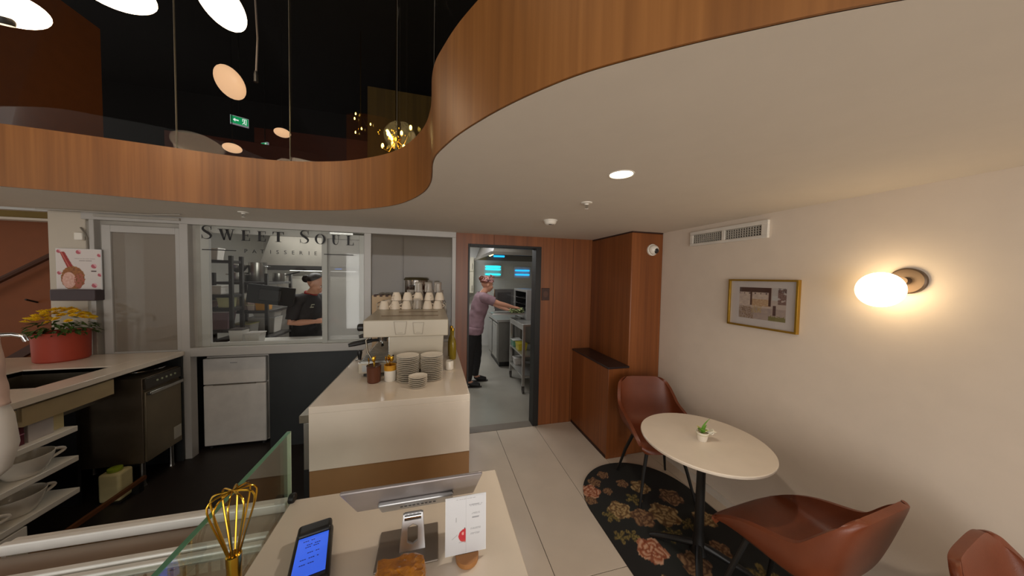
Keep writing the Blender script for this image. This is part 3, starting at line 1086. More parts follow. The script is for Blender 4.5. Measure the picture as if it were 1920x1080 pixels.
obj('bolt', wl(MB().lathe([(.006, 0), (.006, .003)], 10, tr(-.265, 2.12, 1.155) @ rot('X', 90)), EM), BLACK, em)

# cups and glasses piled on the machine, upside down
CW = pm('cup_cream', (222, 208, 188), .2, var=.03, coat=.3)
TG = pm('tumbler_glass', (232, 224, 212), .06, var=.02, trans=.75, ior=1.3)
proto = thing('espresso_cup', 'upturned white espresso cup piled on the espresso machine roof', 'cup', (0, 0, -50), 0, 'cups piled on the espresso machine')
a, b = cup_mesh(.041, .066)
a.v = [(x, y, .066 - z) for x, y, z in a.v]
b.v = [(x, y, .066 - z) for x, y, z in b.v]
obj('bowl', a, CW, proto)
obj('handle', b, CW, proto)
gproto = thing('tumbler', 'upturned clear glass tumbler piled on the espresso machine roof', 'glass', (0, 0, -50), 0, 'tumblers piled on the espresso machine')
obj('glass_body', MB().lathe([(.036, 0), (.0335, 0), (.029, .075), (.0005, .078), (.0005, .084), (.031, .083), (.033, .07)], 20), TG, gproto)
spots = []
for row in range(3):
    for k in range(6):
        spots.append((-.383 + k * .083 + row * .012, 2.545 + row * .085, 1.426, row))
for k in range(5):
    spots.append((-.30 + k * .086, 2.60, 1.493, 1))
for k in range(4):
    spots.append((-.20 + k * .082, 2.69, 1.493, 3))
for k in range(3):
    spots.append((-.13 + k * .08, 2.655, 1.560, 3))
rnd = random.Random(7)
first = {'c': True, 'g': True}
for i, (x, y, z, row) in enumerate(spots):
    rz = rnd.uniform(0, 6.28)
    gl = row == 3 or (i % 7 == 3)
    src = gproto if gl else proto
    key = 'g' if gl else 'c'
    loc = (x + rnd.uniform(-.004, .004), y, z)
    if first[key]:
        src.location = loc
        src.rotation_euler = (0, 0, rz)
        first[key] = False
    else:
        dup(src, loc, rz)

# grinder
GR = (-.165, 2.95, KZ)
gr = thing('coffee_grinder', 'coffee grinder with a clear bean hopper behind the espresso machine', 'grinder', GR)
obj('grinder_body', MB().box(-.09, .09, -.11, .11, 0, .30), BLKPL, gr, bevel=.012)
obj('collar', MB().lathe([(.07, .30), (.075, .33), (.06, .36), (.055, .40)], 24), BLACK, gr)
obj('hopper', MB().lathe([(.055, .39), (.07, .45), (.104, .52), (.104, .635), (.1, .635), (.1, .52), (.066, .45), (.05, .392)], 28), glassm('hopper_plastic', (.86, .82, .78), .12), gr)
obj('beans', MB().lathe([(.0005, .40), (.05, .40), (.066, .455), (.096, .525), (.096, .58), (.05, .588), (.0005, .584)], 24), pm('coffee_beans', (66, 34, 20), .5, var=.4, scale=60, bump=.8, bscale=70), gr)
obj('hopper_lid', MB().lathe([(.112, .635), (.114, .645), (.10, .66), (.0005, .662)], 28), pm('olive_lid', (60, 52, 26), .4), gr)
tp = thing('tamper', 'small black tamper on the counter edge beside the espresso machine', 'tamper', (-.56, 2.52, KZ))
obj('tamper_base', MB().lathe([(.030, 0), (.031, .004), (.031, .018), (.014, .026)], 20), CHROME, tp)
obj('tamper_handle', MB().lathe([(.012, .024), (.016, .05), (.019, .07), (.014, .085), (.0005, .088)], 16), BLKPL, tp)
cr = thing('menu_box', 'beige cardboard box with a dark notched top edge behind the machine', 'box', (-.425, 2.98, KZ))
obj('box_body', MB().box(-.125, .125, -.05, .05, 0, .49), pm('beige_card', (190, 164, 132), .7), cr, bevel=.002)
for k in range(5):
    obj('notch', MB().box(-.11 + k * .05, -.085 + k * .05, -.052, .03, .478, .496), pm('notch_dark', (70, 44, 34), .6), cr)
bt = thing('oil_bottle', 'slim yellow green glass bottle beside the espresso machine', 'bottle', (.150, 2.45, KZ))
obj('bottle_body', MB().lathe([(.026, 0), (.029, .006), (.029, .12), (.024, .15), (.011, .185), (.011, .225), (.013, .228), (.013, .236), (.0005, .236)], 20), pm('oil_glass', (168, 144, 44), .15, var=.1, trans=.35), bt)
obj('cap', MB().lathe([(.0125, .236), (.0125, .255), (.0005, .256)], 16), GOLD, bt)
bt2 = dup(bt, (.145, 2.56, KZ), .5, 'second yellow green bottle, behind the slim one beside the espresso machine')
jr = thing('ceramic_jar', 'small white ceramic jar beside the right stack of saucers', 'jar', (.112, 2.18, KZ))
obj('jar_body', MB().lathe([(.026, 0), (.030, .004), (.030, .058), (.026, .064), (.022, .064), (.022, .01), (.0005, .008)], 24), CERAM, jr)
obj('foot_ring', MB().lathe([(.022, -.0), (.026, .003), (.022, .004)], 20), CERAM, jr)

# saucer stacks
sp = obj('saucer', MB().lathe([(.038, 0), (.042, .0015), (.058, .006), (.069, .0112), (.0698, .0125), (.068, .0128), (.054, .0085), (.034, .0045), (.0005, .0042)], 32), CERAM)
tag(sp, 'white saucer in the taller left stack in front of the espresso machine', 'saucer', 'left saucer stack')
n = 0
for (x, y, k, dz, s_, lab, grp) in ((-.160, 2.0, 14, .0119, 1, 'white saucer in the left tall stack in front of the espresso machine', 'left saucer stack'),
                                    (-.010, 2.0, 14, .0117, 1.03, 'white saucer in the right tall stack in front of the espresso machine', 'right saucer stack'),
                                    (-.093, 1.875, 6, .0112, .80, 'small white saucer in the short stack before the two tall ones', 'short saucer stack')):
    for i in range(k):
        o = sp if n == 0 else sp.copy()
        if n:
            C.objects.link(o)
        n += 1
        o.location = (x + rnd.uniform(-.0015, .0015), y + rnd.uniform(-.0015, .0015), KZ + i * dz)
        o.rotation_euler = (0, 0, rnd.random() * 6)
        o.scale = (s_, s_, .93)
        tag(o, lab, 'saucer', grp)

# cutlery pots
p1 = thing('cutlery_pot', 'dark brown ceramic pot of gold spoons by the drip tray', 'pot', (-.365, 2.01, KZ))
obj('pot_body', MB().lathe([(.034, 0), (.039, .006), (.042, .098), (.0435, .104), (.039, .104), (.036, .01), (.0005, .009)], 28), pm('brown_glaze', (92, 50, 30), .35, var=.1), p1)
obj('rim', MB().lathe([(.0425, .100), (.0445, .105), (.0425, .109), (.0385, .106)], 28), pm('brown_rim', (70, 38, 24), .3), p1)
p2 = thing('cutlery_pot', 'white ceramic pot with a yellow rim full of gold spoons', 'pot', (-.270, 2.02, KZ))
obj('pot_body', MB().lathe([(.031, 0), (.035, .006), (.037, .072)], 28), CERAM, p2)
obj('rim', MB().lathe([(.037, .070), (.0375, .098), (.0385, .104), (.034, .104), (.033, .075)], 28), pm('yellow_glaze', (196, 140, 40), .3, var=.2, scale=40), p2)
spn = thing('gold_spoon', 'gold teaspoon standing in the brown pot', 'spoon', (0, 0, 0), 0, 'spoons in the brown pot')
obj('stem', MB().tube([(0, 0, 0), (0, 0, .10), (0, .002, .118)], [.003, .0022, .0025], 6), GOLD, spn)
obj('spoon_bowl', MB().ell((0, .004, .135), .0105, .004, .018, 12, 8), GOLD, spn)
for k in range(12):
    pot, lab, grp = (p1, 'gold teaspoon standing in the brown pot', 'spoons in the brown pot') if k < 6 else (p2, 'gold teaspoon standing in the yellow rimmed pot', 'spoons in the yellow rimmed pot')
    a = k * 1.05
    base = Vector(pot.location) + Vector((.012 * math.cos(a), .012 * math.sin(a), .012))
    rt = (rnd.uniform(-.16, .16), rnd.uniform(-.16, .16), rnd.random() * 6)
    if k == 0:
        spn.location = base
        spn.rotation_euler = rt
    else:
        dup(spn, base, 0, lab, grp, rot=rt)
# ---------------------------------------------------------------- front counter and showcase
FC = (-.1, .5, 0)
fc = thing('till_counter', 'white stone till counter carrying the tablet stand and card terminal', 'counter', FC)
obj('worktop', wl(MB().box(-.408, .214, -.35, 1.0, .985, KZ), FC), STONE, fc, bevel=.003)
obj('back_panel', wl(MB().box(-.405, .214, .98, 1.0, 0, .985), FC), pm('brown_laminate', (150, 112, 72), .45), fc)
obj('side_panel', wl(MB().box(.194, .214, -.35, .98, 0, .985), FC), STONE, fc)
obj('front_panel', wl(MB().box(-.405, .194, -.35, -.33, 0, .985), FC), STONE, fc)

SC = (-.75, .6, SF)
case = thing('showcase', 'glass cake showcase with two aluminium rails beside the till counter', 'display case', SC)
obj('rear_rail', wl(MB().box(-1.04, -.425, 1.000, 1.018, .985, 1.012).box(-1.04, -.425, 1.022, 1.040, .98, 1.005), SC), pm('bright_aluminium', (236, 234, 228), .28, .15), case, bevel=.003)
obj('front_rail', wl(MB().box(-1.06, -.425, .895, .912, .985, 1.005).box(-1.06, -.425, .875, .89, .98, 1.0), SC), pm('bright_aluminium', (236, 234, 228), .28, .15), case, bevel=.003)
obj('rail_track', wl(MB().box(-1.04, -.425, .914, .998, .975, .985), SC), pm('taupe_metal', (140, 122, 106), .3, .5), case)
obj('glass_top', wl(MB().box(-1.04, -.425, .30, .872, .988, .996), SC), GLASSG, case, smooth=0)
obj('rear_glass', wl(MB().box(-1.04, -.425, 1.018, 1.022, .30, .985), SC), GLASSG, case, smooth=0)
obj('shelf', wl(MB().box(-1.06, -.43, .30, .99, .70, .712), SC), pm('case_shelf', (188, 160, 140), .3), case)
obj('base', wl(MB().box(-1.06, -.43, .28, 1.03, SF, .36), SC), pm('case_base', (170, 150, 130), .5), case)
obj('end_panel', wl(MB().box(-1.08, -1.06, .28, 1.03, SF, .985), SC), pm('golden_laminate', (168, 116, 44), .4), case, bevel=.002)
lip = MB()
for k in range(24):
    lip.box(-1.03 + k * .025, -1.012 + k * .025, .872, .876, .955, .98)
obj('brush_strip', wl(lip, SC), pm('brush_grey', (150, 142, 130), .6), case)
gp = thing('glass_screen', 'upright glass screen with green edges between showcase and till', 'glass screen', (-.417, .65, KZ))
obj('screen_pane', MB().box(-.0045, .0045, -.35, .357, -.02, .205), glassm('screen_glass', (.93, .97, .94), .16), gp, smooth=0)
obj('top_edge', MB().box(-.005, .005, -.35, .357, .205, .2065), GEDGE, gp, smooth=0)
obj('end_edge', MB().box(-.005, .005, .357, .3585, -.02, .2065), pm('pale_glass_edge', (196, 206, 178), .15), gp, smooth=0)
obj('standoff', MB().lathe([(.012, 0), (.014, .003), (.014, .013), (.011, .016)], 20, tr(.0045, .345, .008) @ rot('Y', 90)), BLACK, gp)
# cakes on the showcase shelf
for k, (x, y, c, lab) in enumerate(((-.66, .72, (226, 170, 120), 'square peach glazed cake on the showcase shelf, beside the rail'), (-.86, .70, (214, 150, 120), 'square pink glazed cake on the showcase shelf, furthest from the till'))):
    ck = thing('cake', lab, 'cake', (x, y, .712))
    obj('cake_board', MB().lathe([(.075, 0), (.075, .004)], 24), PAPER, ck)
    obj('sponge', MB().box(-.05, .05, -.05, .05, .004, .06), pm('sponge%d' % k, c, .5, var=.1, scale=30), ck, bevel=.006)
    obj('cream_top', MB().ell((0, 0, .064), .03, .03, .02), pm('cream', (236, 214, 190), .5), ck)

# whisk
wk = thing('whisk', 'gold balloon whisk standing upright by the glass screen', 'whisk', (-.377, .68, KZ))
wm = MB()
for k in range(5):
    a = k * PI / 5
    P = []
    for i in range(21):
        t = i / 20 * 2 - 1
        q = abs(t)
        z = .118 + .135 * (1 - q ** 2.6)
        rr = .034 * math.sin(PI * min(1, (1 - q) ** .62)) if 0 else .034 * (math.sin(PI * (1 - abs(t))) if False else 1)
        prof = .034 * (1 - (1 - 2 * 0) * 0)
        s_ = 1 if t > 0 else -1
        w_ = .007 + .029 * math.sin(PI * .5 * min(1, (1 - q) / .55)) if q > .45 else .036 * math.sin(PI * .5 * q / .45) ** .8
        P.append((s_ * w_ * math.cos(a), s_ * w_ * math.sin(a), z))
    wm.tube(P, .0018, 6)
obj('wires', wm, GOLD, wk)
obj('handle', MB().lathe([(.010, 0), (.012, .004), (.0115, .10), (.0125, .112), (.0125, .125), (.008, .129)], 16), GOLD, wk)

# tablet till
TB = (-.055, .75, KZ)
tb = thing('tablet_till', 'silver tablet on a metal arm stand seen from behind', 'tablet', TB)
SIL = pm('silver_metal', (176, 176, 176), .3, .7, var=.03)
p0, p1_ = Vector((0, .80 - .75, 1.098 - KZ)), Vector((0, .66 - .75, 1.243 - KZ))
ax = (p1_ - p0).normalized()
nrm = Vector((0, ax.z, -ax.y))      # towards the staff side
if nrm.y < 0:
    nrm = -nrm
Mt = Matrix(((1, 0, 0, 0.018), (0, ax.y, nrm.y, p0.y), (0, ax.z, nrm.z, p0.z), (0, 0, 0, 1)))
bd = obj('tablet_body', MB().box(-.148, .148, 0, .205, 0, .008, Mt), pm('tablet_grey', (150, 142, 140), .35, .5), tb, bevel=.003)
obj('screen', MB().box(-.140, .140, .006, .199, .008, .0086, Mt), pm('dark_screen', (16, 18, 22), .1), bd)
pl = obj('mount_plate', MB().box(-.088, .088, .012, .085, -.012, 0, Mt), SIL, tb, bevel=.004)
tm_ = MB()
for k in range(9):
    x = -.04 + k * .0098
    for q in range(3):
        tm_.box(x + rnd.uniform(-.001, .001), x + .005 + rnd.uniform(0, .002), .045 + q * .005, .0475 + q * .005, -.0126, -.012, Mt)
obj('vent_marks', tm_, pm('dark_marks', (60, 58, 56), .5), pl)
obj('hinge', MB().tube([(-.012, .015, .072), (.028, .015, .072)], .0095, 12), CHROME, tb)
# arm with a slot
am = MB()
H0, H1 = .004, .078
prof = [(-.031, 0), (-.024, 1), (.024, 1), (.031, 0)]
A = lambda x, t: (x + .008, -.012 + .027 * t, H0 + (H1 - H0) * t)
slot = [(.012 * math.cos(q), .30 + .11 * math.sin(q)) for q in [PI + i * PI / 6 for i in range(7)]] + [(.012 * math.cos(q), .58 + .11 * math.sin(q)) for q in [i * PI / 6 for i in range(7)]]
outer = [(-.031, 0), (0, 0), (.031, 0), (.0275, .5), (.024, 1), (0, 1), (-.024, 1), (-.0275, .5)]
inn = [(-.012, .25), (0, .17), (.012, .25), (.012, .44), (.012, .62), (0, .70), (-.012, .62), (-.012, .44)]
vs = []
for dy in (0, .006):
    for P_ in (outer, inn):
        for x, t in P_:
            q = A(x, t)
            vs.append((q[0], q[1] + dy, q[2]))
fs = []
for i in range(8):
    j = (i + 1) % 8
    fs += [(i, j, 8 + j, 8 + i), (16 + j, 16 + i, 24 + i, 24 + j), (i, 16 + i, 16 + j, j), (8 + j, 24 + j, 24 + i, 8 + i)]
am.add(vs, fs)
obj('arm', am, SIL, tb, smooth=20, bevel=.001)
obj('base_plate', MB().box(-.074, .070, -.05, .062, 0, .005), pm('base_grey', (140, 130, 120), .35, .5), tb, bevel=.002)

# menu card in a round wooden holder
MC_ = (.078, .690, KZ)
mcd = thing('menu_card', 'white menu card with a red apple in a round wooden holder', 'menu', MC_)
obj('card', MB().box(-.048, .050, .002, .004, .012, .148, rot('X', -4)), PAPER, mcd)


def apple(u, v):
    c = (224, 224, 226)
    du, dv = u - .50, (v - .31) * 1.55
    if u < .5 and math.hypot(du, dv) < .19:
        c = mixc((206, 46, 56), (224, 120, 80), max(0, min(1, (.26 - v) * 8)))
        if math.hypot(u - .42, (v - .35)) < .03:
            c = (240, 170, 160)
    elif abs(u - .47) < .012 and .40 < v < .45:
        c = (70, 60, 50)
    for (x0, x1, y) in ((.58, .92, .84), (.60, .90, .82), (.64, .86, .69), (.64, .86, .67), (.65, .85, .62), (.66, .84, .605), (.62, .88, .42), (.62, .88, .40), (.60, .86, .33), (.62, .84, .31), (.32, .49, .20), (.25, .75, .965)):
        if x0 < u < x1 and abs(v - y) < .006 and noise.noise(Vector((u * 50, y * 40, 0))) > -.3:
            c = (168, 168, 172)
    if abs((u - .16) * .5 - (v - .28)) < .008 and .14 < u < .28:
        c = (186, 186, 188)
    if abs(u - .25) < .008 and .57 < v < .65:
        c = (150, 150, 150)
    if abs(u - .5) < .006:
        c = (206, 206, 208)
    return c


mb3, cc3 = grid_print(apple, 80, 110, .094, .132)
Mx = rot('X', -4)
mb3.v = [tuple(Mx @ Vector((x + .001, y + .0015, z + .014))) for x, y, z in mb3.v]
obj('card_print', mb3, printm('print_card'), mcd, smooth=0, cols=cc3)
obj('holder_disc', MB().prism([(.027 * math.cos(a), .030 * math.sin(a)) for a in [PI + i * PI / 20 for i in range(21)]], 0, .012, tr(.004, .002, 0)), pm('disc_wood', (168, 116, 66), .5, var=.1), mcd, bevel=.0008)
obj('holder_back', MB().box(-.023, .031, .0045, .016, 0, .014), pm('disc_wood', (168, 116, 66), .5, var=.1), mcd, bevel=.001)

# card terminal
TM = (-.272, .765, KZ)
tmn = thing('card_terminal', 'black payment terminal with a lit blue screen on the till counter', 'card terminal', TM, R(14))
Mt2 = tr(0, 0, .012) @ rot('X', -6)
obj('housing', MB().box(-.040, .040, -.105, .075, 0, .024, Mt2), BLKPL, tmn, bevel=.009, bseg=3)
obj('printer_hood', MB().box(-.037, .037, .045, .085, .012, .034, Mt2), BLKPL, tmn, bevel=.008, bseg=3)
SCR = pm('blue_screen', (50, 92, 220), .2, var=.06, emit=.75, ecol=(52, 96, 224))
sc2 = obj('screen', MB().box(-.031, .031, -.085, .042, .0242, .0252, Mt2), SCR, tmn)
lm2 = MB()
for (x0, x1, y) in ((-.02, .004, .026), (-.012, .022, .012), (-.014, .016, .004), (-.008, .016, -.016), (-.02, .018, -.034), (-.02, .010, -.05)):
    for k in range(int((x1 - x0) / .004)):
        if k % 4 != 3:
            lm2.box(x0 + k * .004, x0 + k * .004 + .003, y - .0012, y + .0012, .0252, .0256, Mt2)
obj('screen_lines', lm2, pm('screen_ink', (24, 46, 130), .3), sc2)
obj('foot', MB().box(-.03, .03, -.09, .06, 0, .013), BLKPL, tmn)

# amber honeycomb toffee
hn = thing('honeycomb_toffee', 'chunk of amber honeycomb toffee in front of the tablet stand', 'toffee', (-.068, .625, KZ))
bm = bmesh.new()
bmesh.ops.create_icosphere(bm, subdivisions=4, radius=1)
for v in bm.verts:
    p = v.co.copy()
    q = noise.cell_vector(p * 2.2) * .12 + noise.noise_vector(p * 3) * .10
    k = max(abs(p.x), abs(p.y), abs(p.z)) ** -.75
    v.co = Vector(((p.x * k + q.x) * .050, (p.y * k + q.y) * .036, (p.z * k + q.z) * .035 + .038))
    v.co.z = max(0, v.co.z)
me = bpy.data.meshes.new('toffee_chunk')
bm.to_mesh(me)
bm.free()
AMB = pm('amber_toffee', (214, 140, 34), .15, var=.35, scale=30, bump=.6, bscale=120, trans=.35, coat=.6)
me.materials.append(AMB)
link('toffee_chunk', me, hn)
obj('paper_base', MB().box(-.05, .05, -.04, .04, 0, .002), PAPER, hn)

# ---------------------------------------------------------------- seating corner
cbn = thing('wall_cabinet', 'low oak veneer cabinet with a dark shelf top against the pilaster', 'cabinet', (1.69, 2.78, 0))
CB = (1.69, 2.78, 0)
obj('cabinet_body', wl(MB().box(1.579, 1.799, 2.405, 3.15, .0, .858), CB), WOODD, cbn, bevel=.002)
obj('top_shelf', wl(MB().box(1.572, 1.799, 2.398, 3.15, .858, .876), CB), pm('dark_stone', (44, 34, 34), .3), cbn, bevel=.002)
obj('plinth', wl(MB().box(1.576, 1.58, 2.42, 3.15, 0, .03), CB), pm('shadow_gap', (52, 26, 14), .8), cbn)

# runner rug, flat woven floral print
RX0, RX1, RY1, RY0 = 1.12, 2.02, 2.33, .2
rr_ = (RX1 - RX0) / 2
rcx = (RX0 + RX1) / 2
rnd = random.Random(11)
FLOW = []
for (x, y, r, kind) in ((1.22, 2.05, .075, 0), (1.42, 2.20, .05, 2), (1.35, 2.02, .04, 2), (1.52, 2.07, .05, 2), (1.64, 2.0, .08, 1), (1.33, 1.83, .085, 1), (1.24, 1.80, .06, 3), (1.50, 1.90, .06, 3),
                        (1.45, 1.73, .085, 2), (1.62, 1.72, .11, 1), (1.20, 1.63, .05, 3), (1.28, 1.62, .045, 3), (1.33, 1.50, .095, 0), (1.55, 1.56, .07, 3), (1.72, 1.60, .06, 3), (1.52, 1.36, .09, 2), (1.28, 1.30, .05, 1),
                        (1.80, 1.85, .09, 2), (1.88, 1.62, .08, 1), (1.75, 1.40, .07, 2), (1.17, 1.97, .05, 2), (1.30, 2.14, .055, 2), (1.40, 1.12, .09, 0), (1.68, 1.12, .1, 1), (1.30, .9, .08, 2), (1.6, .85, .09, 0), (1.85, 1.2, .08, 3), (1.45, .6, .1, 1), (1.75, .55, .08, 2), (1.28, .5, .06, 3), (1.5, .32, .07, 0)):
    FLOW.append((x, y, r, kind, rnd.random() * 6))
PAL = {0: ((166, 92, 54), (204, 164, 138), (118, 54, 30)), 1: ((140, 104, 58), (178, 154, 110), (84, 58, 32)), 2: ((112, 76, 48), (150, 118, 84), (70, 44, 28)), 3: ((96, 74, 36), (132, 116, 62), (56, 52, 26))}


def rugcol(x, y):
    n = noise.noise(Vector((x * 3, y * 3, 2)))
    c = mixc((24, 20, 18), (34, 38, 34), .5 + .6 * n)
    for (fx, fy, fr, kind, ph) in FLOW:
        dx, dy = x - fx, y - fy
        d = math.hypot(dx, dy)
        if d > fr * 1.25:
            continue
        a = math.atan2(dy, dx) + ph
        wob = noise.noise(Vector((x * 28, y * 28, fx * 9)))
        P_ = PAL[kind]
        if kind == 3:
            rad = fr * (.35 + .75 * abs(math.cos(2.5 * a)) ** 1.4)
        else:
            rad = fr * (.80 + .22 * abs(math.cos(2.5 * a)) + .12 * wob)
        if d < rad:
            t = d / rad
            ringv = .5 + .5 * math.sin(t * 16 + 2.2 * math.sin(a * 3) + wob * 4)
            c = mixc(P_[0], P_[1], ringv * .9)
            c = mixc(c, P_[2], max(0, .85 - ringv * 1.6) * .8)
            if t > .9:
                c = mixc(c, (214, 180, 150), .35 if kind == 0 else .05)
            if .5 + .5 * math.sin(a * 5 + ph) < .12:
                c = mixc(c, P_[2], .7)
            break
    return c


RN, RM = 110, 250
mb4 = MB()
cols = []


def rugpt(u, v):
    y = RY0 + (RY1 - RY0) * v
    hw = rr_
    e = RY1 - rr_
    if y > e:
        q = min(1, (y - e) / rr_)
        hw = rr_ * math.sqrt(max(0, 1 - q * q))
    x = rcx + (u - .5) * 2 * max(hw, .002)
    return Vector((x - rcx, y - 1.3, .0085))


mb4.grid(rugpt, RN, RM)
cols = [lin(rugcol(p[0] + rcx, p[1] + 1.3)) for p in mb4.v]
rug = thing('rug', 'dark floral runner rug with a rounded end under the cafe table', 'rug', (rcx, 1.3, 0))
obj('rug_pile', mb4, printm('print_rug', .95), rug, smooth=0, cols=cols)
outl = [(RX0 - rcx, RY0 - 1.3)] + [(-rr_ * math.cos(t), RY1 - rr_ - 1.3 + rr_ * math.sin(t)) for t in [i * PI / 30 for i in range(31)]] + [(RX1 - rcx, RY0 - 1.3)]
obj('binding', MB().prism([(x, y) for x, y in outl][::-1], 0, .008), pm('rug_binding', (36, 26, 22), .9), rug, smooth=0)

# round cafe table
TT = (1.585, 1.405, .008)
tbl = thing('cafe_table', 'round white cafe table on a black pedestal by the wall', 'table', TT)
obj('tabletop', MB().lathe([(.0005, .712), (.325, .712), (.343, .716), (.3455, .722), (.345, .729), (.342, .732), (.0005, .732)], 72), pm('white_tabletop', (212, 200, 184), .3, var=.03, scale=8), tbl)
obj('mount_disc', MB().lathe([(.09, .695), (.09, .712)], 24), BLACK, tbl)
obj('pedestal', MB().lathe([(.05, .03), (.034, .08), (.026, .16), (.024, .52), (.03, .62), (.045, .68), (.055, .697)], 20), BLACK, tbl)
for k in range(4):
    M = rot('Z', 45 + 90 * k)
    obj('foot', MB().tube([tuple(M @ Vector(p)) for p in ((.02, 0, .07), (.10, 0, .055), (.24, 0, .02), (.27, 0, .008))], [(.022, .02), (.02, .02), (.012, .018), (.007, .014)], 10), BLACK, tbl)

# small flower pot
fp = thing('table_flower', 'tiny white pot with a white bloom and green leaves on the cafe table', 'flowers', (1.565, 1.392, .74))
fp.scale = (1.3, 1.3, 1.3)
obj('pot', MB().lathe([(.018, 0), (.020, .003), (.026, .036), (.028, .042), (.025, .042), (.022, .03), (.0005, .028)], 24), CERAM, fp)
obj('band', MB().lathe([(.0245, .028), (.0265, .030), (.0265, .034), (.0252, .036)], 24), pm('pot_band', (196, 186, 160), .4), fp)


def leafm(L, W_, M, cup_=.2):
    mb = MB()
    vs, fs = [], []
    for i in range(7):
        t = i / 6
        wv = W_ * math.sin(PI * min(1, t * .92 + .08)) ** .8 * (1 if t < 1 else .02)
        for s_ in (-1, 0, 1):
            vs.append(M @ Vector((s_ * wv, abs(s_) * wv * cup_ - .25 * L * t * t, L * t)))
    for i in range(6):
        for j in range(2):
            fs.append((3 * i + j, 3 * i + j + 1, 3 * i + 4 + j, 3 * i + 3 + j))
    return mb.add(vs, fs)


LG = pm('fresh_leaf', (96, 150, 48), .45, var=.2)
for L, W_, rz, tl, m in ((.082, .017, 20, 6, LG), (.055, .015, -60, 34, LG), (.05, .004, 110, 44, LG), (.035, .012, 200, 30, pm('pale_bud', (206, 206, 130), .5)), (.03, .01, 60, 40, pm('pale_bud', (206, 206, 130), .5))):
    obj('leaf', leafm(L, W_, tr(0, 0, .034) @ rot('Z', rz) @ rot('X', tl)), m, fp, solid=.0008)
for k in range(7):
    M = tr(.030, -.016, .030) @ rot('Z', 51.4 * k) @ rot('X', 28 + 14 * (k % 2))
    obj('petal', leafm(.030, .015, M, .5), pm('white_petal', (236, 230, 214), .5), fp, solid=.0008)


# tan bucket chairs
def chair_shell():
    # profile: front lip -> seat -> back (local +y is forward)
    prof = [(.255, .425), (.235, .452), (.16, .455), (.05, .445), (-.06, .436), (-.145, .446), (-.195, .495), (-.222, .575), (-.243, .66), (-.262, .745), (-.272, .80), (-.276, .825)]
    hw = [.190, .222, .24, .25, .252, .25, .248, .244, .235, .222, .20, .15]
    rim = [.425, .462, .525, .585, .618, .632, .648, .676, .712, .753, .787, .812]
    arm = [q - p[1] for q, p in zip(rim, prof)]
    fwd = [-.03, -.015, 0, 0, 0, .045, .065, .067, .063, .052, .032, .008]
    n = len(prof)
    mb = MB()

    def samp(L, t):
        x = t * (n - 1)
        i = min(int(x), n - 2)
        fq = x - i
        a, b, c, d = L[max(i - 1, 0)], L[i], L[i + 1], L[min(i + 2, n - 1)]
        return .5 * (2 * b + (c - a) * fq + (2 * a - 5 * b + 4 * c - d) * fq * fq + (3 * b - a - 3 * c + d) * fq ** 3)
    Y_, Z_ = [p[0] for p in prof], [p[1] for p in prof]

    def fn(u, v):
        s_ = u * 2 - 1
        a = abs(s_)
        bul = a ** 3.0
        x = samp(hw, v) * math.sin(s_ * PI / 2 * .96) / math.sin(PI / 2 * .96)
        return Vector((x, samp(Y_, v) + samp(fwd, v) * bul, samp(Z_, v) + samp(arm, v) * bul))
    return mb.grid(fn, 26, 30)


SHELL = None


def chair(label, loc, rz, group=None):
    global SHELL
    t = thing('bucket_chair', label, 'chair', loc, rz, group)
    o = obj('seat_shell', chair_shell(), LEATH, t, smooth=180, subsurf=1)
    md = o.modifiers.new('solid', 'SOLIDIFY')
    md.thickness = .026
    md.offset = 0
    md.use_rim = True
    o.modifiers.move(1, 0)
    b = o.modifiers.new('bev', 'BEVEL')
    b.width = .009
    b.segments = 2
    b.limit_method = 'ANGLE'
    b.angle_limit = R(50)
    o.modifiers.move(2, 1)
    obj('under_frame', MB().box(-.14, .14, -.12, .14, .405, .425), BLACK, t, bevel=.004)
    for sx, sy in ((-1, 1), (1, 1), (-1, -1), (1, -1)):
        obj('leg', MB().tube([(sx * .12, sy * .11 + .01, .42), (sx * .17, sy * .165, .22), (sx * .215, sy * .215, 0)], [.014, .012, .009], 10), BLACK, t)
    return t


c1 = chair('tan leather bucket chair behind the cafe table, back to the wood pilaster', (1.745, 1.975, .009), R(167))
c2 = dup(c1, (1.655, .965, .009), R(4), 'tan leather bucket chair tucked in front of the cafe table, side on')
c3 = dup(c1, (1.79, .27, .009), R(188), 'tan leather bucket chair nearest the camera, only its back top in view')

# ---------------------------------------------------------------- right wall and ceiling fittings
vn = thing('air_vent', 'white wall vent with two egg-crate grilles high on the cream wall', 'vent', (XR, 1.78, 2.055))
Vb = (XR, 1.78, 2.055)
m_ = MB().box(XR - .02, XR, 1.475, 2.09, 2.085, 2.112).box(XR - .02, XR, 1.475, 2.09, 1.992, 2.012).box(XR - .02, XR, 1.475, 1.515, 2.012, 2.085).box(XR - .02, XR, 2.06, 2.09, 2.012, 2.085).box(XR - .02, XR, 1.775, 1.80, 2.012, 2.085)
obj('vent_frame', wl(m_, Vb), pm('vent_white', (214, 208, 198), .4), vn, bevel=.002)
obj('dark_cavity', wl(MB().box(XR - .003, XR - .001, 1.51, 2.065, 2.008, 2.09), Vb), pm('vent_dark', (70, 62, 54), .8), vn)
gm = MB()
for k in range(5):
    z = 2.012 + k * .0165
    gm.box(XR - .014, XR - .004, 1.515, 2.06, z, z + .004)
for k in range(31):
    y = 1.517 + k * .018
    gm.box(XR - .014, XR - .004, y, y + .004, 2.012, 2.085)
obj('grille', wl(gm, Vb), pm('vent_grille', (184, 178, 166), .5), vn)

